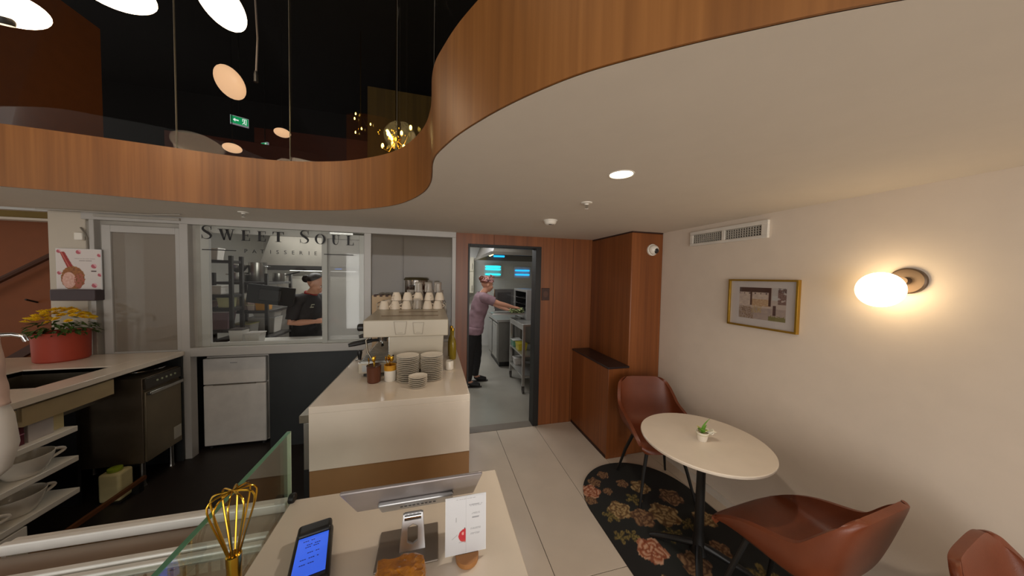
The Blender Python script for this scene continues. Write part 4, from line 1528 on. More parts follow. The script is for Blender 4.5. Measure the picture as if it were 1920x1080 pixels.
PB = (XR, 1.50, 1.548)
pf = thing('framed_print', 'landscape print of a shopfront in a thin gold frame on the cream wall', 'picture', PB)
t = .012
m_ = MB()
y0, y1, z0, z1 = 1.283, 1.722, 1.382, 1.714
for (a, b, c, d) in ((y0, y1, z1 - t, z1), (y0, y1, z0, z0 + t), (y0, y0 + t, z0 + t, z1 - t), (y1 - t, y1, z0 + t, z1 - t)):
    m_.box(XR - .026, XR - .001, a, b, c, d)
obj('frame', wl(m_, PB), GOLDF, pf, bevel=.001)
obj('mat_board', wl(MB().box(XR - .010, XR - .002, y0 + t, y1 - t, z0 + t, z1 - t), PB), pm('mat_board', (214, 206, 202), .7, var=.01), pf)


def art(u, v):
    n = noise.noise(Vector((u * 14, v * 14, 1)))
    n2 = noise.noise(Vector((u * 40, v * 40, 7)))
    c = (206, 190, 180)
    if v < .36:
        c = mixc((182, 164, 158), (196, 176, 164), .5 + n)
    if u < .70 and v > .36:
        c = mixc((206, 186, 176), (224, 206, 190), .5 + n)
        if v > .42 and v < .64 and u > .30:
            c = mixc((190, 150, 116), (222, 196, 160), .5 + n2 * .9)
    if u < .70 and v > .85:
        c = (92, 62, 52)
    if (.26 < u < .30 or .65 < u < .70) and v > .44:
        c = (96, 64, 54)
    if u < .66 and .79 < v < .83 and abs(math.sin(u * 26)) < .35:
        c = (110, 90, 80)
    if u < .34 and v < .40 and n2 > -.05:
        c = mixc((176, 150, 120), (140, 112, 90), .5 + n)
    if .30 < u < .52 and .20 < v < .42 and n2 > 0:
        c = (196, 170, 120)
    if u > .72 and v > .62:
        c = (206, 198, 194)
    if .72 < u < .85 and .62 < v < .77:
        c = (212, 210, 206)
    if u > .84 and .50 < v < .95 and n > -.25:
        c = mixc((122, 92, 84), (160, 132, 124), .5 + n2)
    if .84 < u and v > .86 and n2 > 0:
        c = (108, 88, 84)
    if .74 < u < .81 and .17 < v < .47:
        c = (98, 70, 66)
    if u > .66 and v < .14 + .06 * n2:
        c = (140, 132, 84)
    return c


mb5, cc5 = grid_print(art, 96, 70, .295, .216)
mb5.v = [(XR - .0105, 1.4995 - x, 1.443 + z) for x, y, z in mb5.v]
obj('art_print', wl(mb5, PB), printm('print_art'), pf, smooth=0, cols=cc5)
obj('glazing', wl(MB().box(XR - .0135, XR - .012, y0 + t, y1 - t, z0 + t, z1 - t), PB), glassm('picture_glass', (.98, .98, .98), .03), pf, smooth=0)

SB = (XR, .868, 1.715)
sn = thing('wall_sconce', 'glowing opal globe lamp on a brown disc on the cream wall', 'wall lamp', SB)
obj('back_disc', MB().lathe([(.060, 0), (.060, .016), (.055, .02), (.0005, .02)], 40, rot('Y', -90)), pm('brown_disc', (92, 74, 58), .4, .4), sn)
obj('stem', MB().lathe([(.018, .02), (.018, .05)], 16, rot('Y', -90)), pm('brown_disc', (92, 74, 58), .4, .4), sn)
OPAL = pm('opal_lit', (255, 236, 200), .3, var=.01, emit=9, ecol=(255, 226, 178))
obj('opal_globe', MB().ell((-.108, .042, -.043), .062, .082, .082, 32, 20), OPAL, sn)
lamp('sconce_glow', 'POINT', (XR - .108, .91, 1.672), 3.4, (1.0, .58, .20), .07)

LIT = pm('downlight_lit', (255, 240, 214), .4, var=.01, emit=14, ecol=(255, 238, 208))
for i, (x, y) in enumerate(DOWN):
    dl = thing('downlight', ['lit round downlight in the white ceiling near the curved edge', 'lit round downlight in the ceiling above the end chair', 'lit round downlight in the ceiling behind the till'][i], 'ceiling light', (x, y, CZ))
    obj('trim_ring', MB().lathe([(.046, 0), (.050, -.003), (.054, -.002), (.055, 0)], 32), WHITE, dl)
    obj('lens', MB().lathe([(.0005, -.002), (.046, -.0015), (.046, 0)], 32), LIT, dl)
for (x, y, lab) in ((.881, 1.622, 'small white fire sprinkler on the ceiling between downlight and detector'), (-1.401, 2.70, 'small white fire sprinkler on the ceiling above the shop lettering')):
    s_ = thing('fire_sprinkler', lab, 'sprinkler', (x, y, CZ))
    obj('escutcheon', MB().lathe([(.0005, 0), (.034, 0), (.032, -.005), (.014, -.008), (.012, -.014), (.0005, -.014)], 24), WHITE, s_)
    obj('sprinkler_frame', MB().tube([(-.008, 0, -.014), (-.008, 0, -.028), (0, 0, -.036), (.008, 0, -.028), (.008, 0, -.014)], .002, 6).tube([(0, 0, -.012), (0, 0, -.034)], .002, 6), STEEL, s_)
    obj('deflector', MB().lathe([(.012, -.037), (.012, -.039), (.003, -.040)], 16), WHITE, s_)
sd = thing('smoke_detector', 'round white smoke detector on the ceiling before the doorway', 'smoke detector', (.884, 2.203, CZ))
obj('mount', MB().lathe([(.0005, 0), (.056, 0), (.056, -.010), (.0005, -.010)], 28), WHITE, sd)
obj('cover', MB().lathe([(.050, -.010), (.042, -.030), (.028, -.038), (.0005, -.039)], 28), WHITE, sd)
obj('sensor_slots', MB().box(-.022, .004, -.030, -.022, -.040, -.036).box(.010, .016, -.030, -.022, -.040, -.036), BLACK, sd)
cc = thing('security_camera', 'white dome security camera high on the wood pilaster', 'camera', (2.02, 2.42, 1.985))
obj('mount', MB().lathe([(.056, 0), (.056, .014), (.050, .02)], 28, rot('X', 90)), WHITE, cc)
obj('dome', MB().ell((0, -.025, 0), .050, .040, .046, 24, 14), WHITE, cc)
obj('lens', MB().lathe([(.024, 0), (.026, .006), (.020, .012), (.0005, .014)], 24, tr(.006, -.052, -.012) @ rot('Z', 12) @ rot('X', 100)), pm('camera_lens', (40, 38, 38), .2), cc)
sg = thing('door_plaque', 'small dark square plaque on the wood wall beside the doorway', 'sign', (1.225, D, 1.513))
obj('plaque', MB().box(-.048, .048, -.008, 0, -.07, .07), pm('plaque_dark', (62, 34, 24), .45), sg, bevel=.003)
obj('symbol', MB().prism([(.028 * math.cos(q), .036 * math.sin(q)) for q in [i * PI / 10 for i in range(20)]], 0, .001, tr(0, -.0085, 0) @ rot('X', 90)), pm('plaque_mark', (84, 50, 38), .4), sg)
# ---------------------------------------------------------------- kitchen seen through the serving window
def rack(label, name, x0, x1, y0, y1, top, zs, mat):
    b = ((x0 + x1) / 2, (y0 + y1) / 2, 0)
    t = thing(name, label, 'shelf', b)
    for x in (x0, x1):
        for y in (y0, y1):
            pmesh = MB().box(x - .016, x + .016, y - .016, y + .016, 0, top)
            for k in range(int(top / .06)):
                pmesh.box(x - .004, x + .004, y - .0185, y - .016, .04 + .06 * k, .06 + .06 * k)
            obj('post', wl(pmesh, b), mat, t)
    for z in zs:
        obj('shelf', wl(MB().box(x0 - .01, x1 + .01, y0 - .01, y1 + .01, z - .03, z), b), mat, t, bevel=.002)
    return t


RK = pm('rack_black', (38, 34, 32), .5, var=.1)
rack('black post shelving at the left of the serving window, tubs on its shelves', 'storage_rack', -2.62, -2.165, 3.94, 4.12, 1.88, (1.83, 1.45, 1.305, 1.06), RK)
rack('black post shelving with steel pots on top, further into the kitchen', 'storage_rack', -2.50, -1.975, 4.24, 4.86, 1.69, (1.585, 1.235, .90), RK)
rnd = random.Random(21)


def tub(label, x, y, z, wx, wy, h, col, lid=None, group=None, name='storage_tub'):
    t = thing(name, label, 'tub', (x, y, z), 0, group)
    k = .86
    bx, by = wx / 2, wy / 2
    m_ = MB().add([(-bx * k, -by * k, 0), (bx * k, -by * k, 0), (bx * k, by * k, 0), (-bx * k, by * k, 0), (-bx, -by, h), (bx, -by, h), (bx, by, h), (-bx, by, h)],
                  [(3, 2, 1, 0), (4, 5, 6, 7), (0, 1, 5, 4), (1, 2, 6, 5), (2, 3, 7, 6), (3, 0, 4, 7)])
    obj('tub_body', m_, pm('tub_%d_%d_%d' % col, col, .35, var=.05), t, bevel=.005)
    lc = lid or col
    obj('lid', MB().box(-bx - .004, bx + .004, -by - .004, by + .004, h, h + .012), pm('lid_%d_%d_%d' % lc, lc, .35, var=.05), t, bevel=.003)
    return t


PALE, CLEAR = (204, 198, 190), (184, 178, 176)
for a in (
    ('clear tub on the top shelf of the left kitchen rack', -2.40, 4.03, 1.83, .20, .12, .12, PALE, None),
    ('clear tub with a violet lid on the left kitchen rack', -2.50, 4.02, 1.45, .12, .12, .10, PALE, (120, 110, 190)),
    ('small pale tub beside the violet lidded tub on the left rack', -2.33, 4.02, 1.45, .12, .12, .085, PALE, None),
    ('reddish tub on the second lowest shelf of the left rack', -2.46, 4.02, 1.305, .20, .13, .07, (150, 112, 104), (186, 170, 150)),
    ('pale green lidded tub beside the reddish tub on the left rack', -2.25, 4.02, 1.305, .12, .13, .10, (196, 196, 150), (206, 206, 160)),
    ('large clear tub with dark maroon contents on the bottom rack shelf', -2.38, 4.02, 1.06, .36, .14, .19, (128, 100, 106), (184, 178, 178)),
    ('green lidded orange tub on the middle shelf of the pot rack', -2.06, 4.36, 1.235, .13, .15, .14, (190, 132, 44), (40, 150, 50)),
    ('pale tub with a cream lid beside the orange tub', -2.16, 4.34, 1.235, .07, .14, .06, (196, 176, 164), (222, 210, 180)),
    ('pale tub stacked on the cream lidded tub', -2.16, 4.34, 1.308, .07, .14, .055, (200, 176, 170), (222, 212, 190)),
    ('wide cream lidded tub at the left end of the pot rack middle shelf', -2.31, 4.34, 1.235, .18, .14, .06, (196, 170, 160), (220, 206, 180)),
    ('cream lidded tub stacked in the middle at the left end of the pot rack', -2.31, 4.34, 1.308, .18, .14, .06, (206, 190, 160), (222, 210, 186)),
    ('topmost pale tub at the left end of the pot rack', -2.29, 4.34, 1.381, .14, .14, .055, PALE, None),
    ('tall white tub at the back of the pot rack lower shelf', -2.20, 4.70, .90, .30, .22, .20, PALE, (214, 212, 210)),
    ('white tub stacked with a violet lid on the pot rack lower shelf', -2.18, 4.70, 1.113, .26, .2, .07, PALE, (120, 116, 160)),
    ('white tub with a pale yellow lid on the pot rack lower shelf', -2.28, 4.40, .90, .2, .2, .16, PALE, (206, 200, 130)),
    ('white square tub with a dark lid on the bench inside the serving window', -1.93, 3.62, .985, .12, .12, .13, (206, 202, 196), (70, 62, 58)),
    ('low white tub on the bench inside the serving window', -1.78, 3.60, .985, .13, .13, .09, (200, 196, 190), (196, 190, 184)),
):
    tub(a[0], *a[1:9])
ty = thing('plastic_tray', 'clear plastic tray tilted on the bench inside the serving window', 'tray', (-1.88, 3.36, .986))
obj('tray_base', MB().box(-.12, .12, -.08, .08, .0, .004), pm('clear_tray', (176, 174, 170), .15), ty)
obj('tray_rim', MB().box(-.12, .12, -.08, -.076, .004, .03).box(-.12, .12, .076, .08, .004, .03).box(-.12, -.116, -.076, .076, .004, .03).box(.116, .12, -.076, .076, .004, .03), pm('clear_tray', (176, 174, 170), .15), ty)


def pot(label, x, y, z, r, h, name='steel_pot', handle=False):
    t = thing(name, label, 'pot', (x, y, z))
    obj('pot_body', MB().lathe([(r * .94, 0), (r, .01), (r, h), (r * 1.04, h + .004), (r * .98, h), (r * .96, .02), (.0005, .016)], 28), STEEL, t)
    if handle:
        obj('handle', MB().tube([(r, 0, h * .8), (r + .06, 0, h * .95), (r + .17, 0, h * 1.25)], .009, 8), BLKPL, t)
    else:
        for s_ in (-1, 1):
            obj('handle', MB().tube([(s_ * r, -.03, h * .8), (s_ * (r + .03), -.03, h * .8), (s_ * (r + .03), .03, h * .8), (s_ * r, .03, h * .8)], .005, 6), CHROME, t)
    return t


pot('tall steel stock pot on the top shelf of the pot rack', -2.19, 4.50, 1.585, .095, .24)
pot('wide steel pan beside the stock pot on the pot rack', -2.35, 4.42, 1.585, .085, .11)
pot('steel saucepan with a raised handle on the pot rack', -2.05, 4.72, 1.585, .075, .11, 'saucepan', True)
bw2 = thing('mixing_bowl', 'steel mixing bowl stacked on the wide pan on the pot rack', 'bowl', (-2.35, 4.42, 1.700))
obj('bowl_body', MB().lathe([(.03, 0), (.06, .02), (.085, .065), (.09, .09), (.083, .088), (.056, .022), (.0005, .006)], 24), STEEL, bw2)
obj('bowl_rim', MB().tube([(.088 * math.cos(t * PI / 10), .088 * math.sin(t * PI / 10), .09) for t in range(20)], .003, 6, closed=True), CHROME, bw2)
mo = thing('order_screen', 'black order screen hung in front of the kitchen shelving, back to us', 'screen', (-1.69, 3.72, 1.46))
obj('screen_case', MB().box(-.215, .215, -.016, .016, -.10, .10, rot('Y', 7)), pm('screen_black', (14, 14, 14), .7), mo, bevel=.004)
obj('screen_back', MB().box(-.10, .10, -.03, -.016, -.06, .06, rot('Y', 7)), BLACK, mo, bevel=.004)
obj('mount_arm', MB().tube([(0, .02, 0), (-.1, .3, .02), (-.27, .51, .03)], .014, 8), BLACK, mo)
hoo = thing('extractor_hood', 'long steel extractor hood with a lit strip above the back bench', 'hood', (-1.7, 5.4, 2.0))
hm = MB().add([(-.7, -.45, -.22), (1.0, -.45, -.22), (1.0, .5, -.22), (-.7, .5, -.22), (-.6, -.3, .30), (.9, -.3, .30), (.9, .5, .30), (-.6, .5, .30)], [(0, 1, 2, 3), (4, 7, 6, 5), (0, 4, 5, 1), (1, 5, 6, 2), (2, 6, 7, 3), (3, 7, 4, 0)])
obj('canopy', hm, pm('hood_steel', (112, 107, 98), .45, .5), hoo, smooth=0)
obj('duct', MB().box(-.1, .4, 0, .45, .3, .6), STEEL, hoo)
obj('dark_lip', MB().box(-.71, 1.01, -.465, -.45, -.26, -.19), pm('hood_lip', (44, 42, 40), .4), hoo)
obj('display', MB().box(.27, .36, -.468, -.465, -.232, -.218), pm('blue_digits', (60, 130, 230), .3, emit=2.2), hoo)
STRIP = pm('tube_lit', (250, 246, 236), .3, emit=6, var=.01)
obj('light_strip', MB().box(-.38, .5, -.30, -.26, -.262, -.24), STRIP, hoo)
lamp('hood_glow', 'AREA', (-1.7, 5.12, 1.73), 8, (1, .97, .9), .9, sy=.05)
uf = thing('upright_fridge', 'tall double steel fridge under the extractor hood light', 'fridge', (-1.75, 5.75, 0))
obj('fridge_body', MB().box(-.65, .8, -.3, .35, .1, 1.66), pm('fridge_steel', (176, 172, 164), .3, .6), uf, bevel=.006)
for x0 in (-.64, .085):
    dr = obj('door', MB().box(x0, x0 + .705, -.33, -.302, .14, 1.62), pm('fridge_steel', (176, 172, 164), .3, .6), uf, bevel=.005)
    obj('handle', MB().tube([(x0 + .66, -.335, .8), (x0 + .66, -.37, .82), (x0 + .66, -.37, 1.2), (x0 + .66, -.335, 1.22)], .01, 8), CHROME, dr)
obj('feet', MB().box(-.6, .75, -.25, .3, 0, .1), BLKPL, uf)
for x, y, lab in ((-2.36, 6.85, 'lit round disc on the kitchen ceiling imitating a downlight reflection behind the shop lettering'),):
    dl = thing('reflection_disc', lab, 'ceiling light', (x, y, 2.6))  # glowing disc stands in for a downlight reflection in the window glass
    obj('trim_ring', MB().lathe([(.085, 0), (.090, -.006), (.098, -.004), (.10, 0)], 32), WHITE, dl)
    obj('lens', MB().lathe([(.0005, -.004), (.085, -.003), (.085, 0)], 32), LIT, dl)
for i, (x, y, wx, wy) in enumerate(((-1.7, 4.5, 1.6, .6), (.2, 6.0, 1.0, .5), (.75, 4.0, 1.3, .5))):  # includes a housing for the added far lamp
    struct('trim_panel_light_%d' % (i + 1), MB().box(x - wx / 2 - .03, x + wx / 2 + .03, y - wy / 2 - .03, y + wy / 2 + .03, 2.556, 2.6), WHITE, bevel=.004)

# ---------------------------------------------------------------- kitchen seen through the doorway
WT = (1.58, 4.45, 0)
wt = thing('work_trolley', 'steel work table on castors with shelves just inside the doorway', 'trolley', WT)
KS = pm('table_steel', (186, 186, 182), .3, .75, var=.06)
obj('worktop', wl(MB().box(1.245, 1.92, 4.06, 4.84, .985, 1.02), WT), KS, wt, bevel=.004)
obj('top_rail', wl(MB().box(1.25, 1.285, 4.08, 4.83, .93, .985), WT), KS, wt)
for x in (1.267, 1.90):
    for y in (4.085, 4.815):
        lg = obj('leg', wl(MB().box(x - .018, x + .018, y - .018, y + .018, .11, .985), WT), KS, wt)
        obj('castor', wl(MB().lathe([(.0005, -.014), (.03, -.014), (.044, -.01), (.044, .01), (.03, .014), (.0005, .014)], 20, tr(x, y, .045) @ rot('Y', 90)).box(x - .02, x + .02, y - .012, y + .012, .05, .11), WT), pm('castor_grey', (74, 70, 66), .4), lg)
for z in (.26, .56):
    obj('shelf', wl(MB().box(1.25, 1.91, 4.07, 4.83, z - .02, z), WT), KS, wt)
for k in range(5):
    obj('tray_runner', wl(MB().box(1.45, 1.90, 4.09, 4.11, .62 + k * .075, .635 + k * .075), WT), KS, wt)
OV = (1.75, 4.98, 1.02)
ov = thing('combi_oven', 'open steel combi oven with dark racks on the kitchen work table', 'oven', (1.73, 4.93, 0))
OB = (1.73, 4.93, 0)
sx0, sx1, sy0, sy1, oz0, oz1 = 1.42, 2.1, 4.47, 5.24, 1.022, 1.50
m_ = MB().box(sx0, sx1, sy0, sy0 + .04, oz0, oz1).box(sx0, sx1, sy1 - .04, sy1, oz0, oz1).box(sx0, sx1, sy0 + .04, sy1 - .04, oz1 - .04, oz1).box(sx0, sx1, sy0 + .04, sy1 - .04, oz0, oz0 + .08).box(sx1 - .1, sx1, sy0 + .04, sy1 - .04, oz0, oz1)
obj('oven_case', wl(m_, OB), pm('oven_steel', (178, 178, 176), .35, .5), ov, bevel=.003)
obj('cavity_lining', wl(MB().box(sx1 - .12, sx1 - .1, sy0 + .04, sy1 - .04, oz0 + .08, oz1 - .04).box(sx0 + .02, sx1 - .1, sy0 + .04, sy0 + .05, oz0 + .08, oz1 - .04).box(sx0 + .02, sx1 - .1, sy1 - .05, sy1 - .04, oz0 + .08, oz1 - .04), OB), BLACK, ov)
for z in (1.15, 1.25, 1.35):
    rm = MB()
    for k in range(9):
        rm.tube([(sx0 + .03, sy0 + .08 + k * .075, z), (sx1 - .14, sy0 + .08 + k * .075, z)], .004, 6)
    rm.tube([(sx0 + .03, sy0 + .05, z), (sx0 + .03, sy1 - .05, z)], .006, 6)
    obj('oven_rack', wl(rm, OB), CHROME, ov)
dr = obj('oven_door', wl(MB().box(sx0 - .36, sx0 - .002, sy1 + .0, sy1 + .04, oz0 + .06, oz1 - .02), OB), pm('oven_door_grey', (96, 94, 92), .3, .3), ov, bevel=.004)
obj('door_glass', wl(MB().box(sx0 - .31, sx0 - .06, sy1 - .004, sy1, oz0 + .12, oz1 - .08), OB), pm('oven_glass', (70, 68, 68), .12), dr)
obj('door_frame_edge', wl(MB().box(sx0 - .372, sx0 - .36, sy1 - .004, sy1 + .042, oz0 + .06, oz1 - .02), OB), CHROME, dr)
obj('label_plate', wl(MB().box(1.50, 1.58, sy0 - .003, sy0, 1.05, 1.09), OB), pm('plate_red', (150, 96, 90), .4), ov)
obj('oven_stand', wl(MB().box(sx0 + .02, sx1 - .02, 4.86, sy1 - .02, .2, 1.0), OB), pm('stand_steel', (120, 118, 112), .4, .6), ov)
for x in (sx0 + .05, sx1 - .05):
    obj('stand_foot', wl(MB().lathe([(.025, 0), (.02, .2)], 10, tr(x, 5.1, 0)), OB), BLKPL, ov)
tray = thing('oven_tray', 'steel oven tray of leafy greens held half out of the oven', 'tray', (1.22, 4.66, 1.105))
obj('tray_sheet', MB().box(-.34, .22, -.14, .20, 0, .005).box(-.34, -.335, -.14, .20, .005, .022).box(-.34, .22, -.14, -.135, .005, .022), KS, tray)
gm2 = MB()
for i in range(70):
    x, y = rnd.uniform(-.02, .2), rnd.uniform(-.09, .14)
    M = tr(x, y, .012 + rnd.random() * .05) @ rot('Z', rnd.uniform(0, 360)) @ rot('X', rnd.uniform(40, 120))
    leafm(rnd.uniform(.05, .09), rnd.uniform(.018, .03), M, .5).v
    q = leafm(rnd.uniform(.05, .09), rnd.uniform(.018, .03), M, .5)
    gm2.add(q.v, q.f)
gm2.v = [(max(-.05, min(.215, x)), y, max(.006, z)) for x, y, z in gm2.v]
obj('leafy_greens', gm2, pm('pale_greens', (150, 160, 110), .5, var=.35, scale=25), tray, smooth=0, kind='stuff')
bk = thing('back_bench', 'steel back bench with lower doors beyond the oven', 'counter', (1.25, 5.75, 0))
obj('bench_top', MB().box(-.12, .8, -.4, .6, .86, .90), KS, bk)
obj('bench_body', MB().box(-.08, .8, -.38, .58, .1, .86), pm('stand_steel', (120, 118, 112), .4, .6), bk, bevel=.003)
for y in (-.3, .2):
    dq = obj('door', MB().box(-.10, -.08, y, y + .4, .15, .82), KS, bk, bevel=.002)
    obj('handle', MB().box(-.115, -.10, y + .05, y + .35, .76, .78), CHROME, dq)
obj('bench_feet', MB().box(-.05, .75, -.33, .5, 0, .1), BLKPL, bk)
for lab, x, y, z, c in (('green cloth bundle on the upper shelf of the castor table', 1.33, 4.72, .56, (96, 150, 130)), ('yellow container on the upper shelf of the castor table', 1.34, 4.45, .56, (206, 190, 50)), ('white tub on the lower shelf of the castor table', 1.36, 4.70, .26, (206, 202, 196))):
    tub(lab, x, y, z, .15, .18, .10, c, (220, 220, 214) if c[0] < 100 else None)
# cupboards on the far wall and insect lights
kc = thing('wall_cupboard', 'cream wall cupboard beyond the kitchen worker in the doorway', 'cupboard', (.62, 7.0, 1.3))
obj('carcass', MB().box(-.5, .28, -.02, .195, 0, .85), pm('cream_cupboard', (206, 200, 180), .45), kc)
for x0 in (-.49, -.10):
    for z0 in (.01, .52):
        dq = obj('door', MB().box(x0, x0 + .375, -.04, -.022, z0, z0 + (.50 if z0 < .1 else .32)), pm('cream_cupboard', (206, 200, 180), .45), kc, bevel=.003)
        obj('handle', MB().box(x0 + .33, x0 + .345, -.052, -.04, z0 + .05, z0 + .18), STEEL, dq)
CY = pm('cyan_tube', (40, 214, 226), .3, emit=2.6, var=.02, ecol=(30, 205, 222))
CY2 = pm('blue_tube', (40, 160, 226), .3, emit=2.2, var=.02, ecol=(24, 150, 222))
for nm, x, z, lab, cy, zs in (('insect_light', 1.39, 1.82, 'white insect lamp with three glowing cyan tubes on the far kitchen wall', CY, (.13, .065, -.06)), ('insect_light', 2.14, 1.80, 'insect lamp with two glowing blue tubes on the far kitchen wall', CY2, (.07, -.035))):
    t = thing(nm, lab, 'insect lamp', (x, 7.2, z))
    obj('housing', MB().box(-.22, .22, -.05, 0, -.12, .17), pm('kitchen_white', (210, 208, 204), .5), t, bevel=.005)
    for i, zz in enumerate(zs):
        obj('tube', MB().tube([(-.19, -.065, zz), (-.17, -.07, zz), (.17, -.07, zz), (.19, -.065, zz)], [.008, .016, .016, .008], 10), cy, t)
hd2 = thing('extractor_hood', 'dark steel extractor hood hanging over the kitchen seen through the doorway', 'hood', (1.9, 5.6, 2.3))
hm = MB().add([(-1.0, -.9, -.22), (1.2, -.9, -.22), (1.2, 1.2, -.22), (-1.0, 1.2, -.22), (-.8, -.7, .30), (1.1, -.7, .30), (1.1, 1.2, .30), (-.8, 1.2, .30)], [(4, 7, 6, 5), (0, 4, 5, 1), (1, 5, 6, 2), (2, 6, 7, 3), (3, 7, 4, 0)])
obj('canopy', hm, pm('hood_grey', (112, 108, 100), .4, .5), hd2, smooth=0)
obj('filter_bank', MB().box(-.9, 1.1, -.8, 1.1, -.10, -.06), pm('hood_dark', (52, 50, 46), .5, .4), hd2)
obj('lip', MB().box(-1.0, 1.2, -.92, -.9, -.24, -.19).box(-1.02, -1.0, -.92, 1.2, -.24, -.19), pm('hood_grey', (112, 108, 100), .4, .5), hd2)
obj('tube', MB().tube([(-.78, -.30, -.13), (-.72, .85, -.13)], .022, 10), pm('yellow_tube', (252, 240, 150), .3, emit=5, ecol=(250, 236, 140)), hd2)
obj('tube', MB().tube([(-.60, 1.02, -.13), (-.35, 1.02, -.13)], .02, 8), CY2, hd2)


# ---------------------------------------------------------------- people
def voxel(mb, size=.009, smooth=3):
    me = bpy.data.meshes.new('tmp')
    me.from_pydata(mb.v, [], mb.f)
    bm = bmesh.new()
    bm.from_mesh(me)
    bmesh.ops.recalc_face_normals(bm, faces=bm.faces)
    bm.to_mesh(me)
    bm.free()
    o = bpy.data.objects.new('tmp', me)
    C.objects.link(o)
    r = o.modifiers.new('r', 'REMESH')
    r.mode = 'VOXEL'
    r.voxel_size = size
    s_ = o.modifiers.new('s', 'SMOOTH')
    s_.factor = .5
    s_.iterations = smooth
    dg = bpy.context.evaluated_depsgraph_get()
    out = bpy.data.meshes.new_from_object(o.evaluated_get(dg))
    bpy.data.objects.remove(o)
    return out


def seg_d(p, a, b):
    ab = b - a
    t = max(0, min(1, (p - a).dot(ab) / ab.length_squared))
    return (p - (a + ab * t)).length, t


def head_parts(mb, c, M, s=1.):
    """c: centre of head, M: orientation (local +x = face forward, z up)"""
    T = tr(*c) @ M @ Matrix.Scale(s, 4)
    old = mb.M
    mb.M = T
    mb.ell((-.010, 0, .028), .098, .076, .092, 20, 14)
    mb.ell((.022, 0, -.030), .066, .060, .078, 16, 12)
    mb.ell((.050, 0, -.085), .030, .034, .026, 12, 8)           # chin
    mb.tube([(.078, 0, .012), (.092, 0, -.012), (.106, 0, -.036), (.088, 0, -.044)], [.010, .011, .015, .009], 8)
    for y in (-1, 1):
        mb.ell((.074, y * .030, .018), .014, .016, .008, 10, 6)   # brow
        mb.ell((.070, y * .038, -.022), .020, .018, .022, 10, 6)  # cheek
        mb.ell((-.008, y * .078, -.008), .018, .010, .030, 10, 8)  # ear
    mb.ell((.082, 0, -.060), .012, .022, .006, 10, 6)
    mb.ell((.081, 0, -.069), .012, .020, .006, 10, 6)
    mb.M = old
    return T


def hand(mb, w, d, n, curl=.5, s=1.):
    """palm from wrist w along d, n = back of hand normal; five separate fingers"""
    d, n = Vector(d).normalized(), Vector(n).normalized()
    n = (n - d * n.dot(d)).normalized()
    sd_ = d.cross(n)
    w = Vector(w)
    mb.tube([w, w + d * .03 * s, w + d * .065 * s, w + d * .088 * s], [(.018, .026), (.017, .036), (.015, .040), (.010, .036)], 12, ref=tuple(n))
    for k, (o_, L) in enumerate(((-.029, .062), (-.010, .072), (.010, .068), (.028, .054))):
        p = w + (d * .080 + sd_ * o_) * s
        P = [p]
        dirv = d.copy()
        for j in range(3):
            dirv = (dirv - n * curl * (.35 + .35 * j)).normalized()
            P.append(P[-1] + dirv * L * s * (.42, .32, .26)[j])
        mb.tube(P, [.0095 * s, .009 * s, .008 * s, .006 * s], 8)
    p = w + (d * .028 - sd_ * .030) * s
    t1 = p + (d * .028 - sd_ * .022 - n * .010) * s
    t2 = t1 + (d * .028 - sd_ * .004 - n * .016) * s
    mb.tube([p, t1, t2], [.014 * s, .011 * s, .008 * s], 8)


SKIN = pm('skin', (196, 142, 116), .5, var=.05)


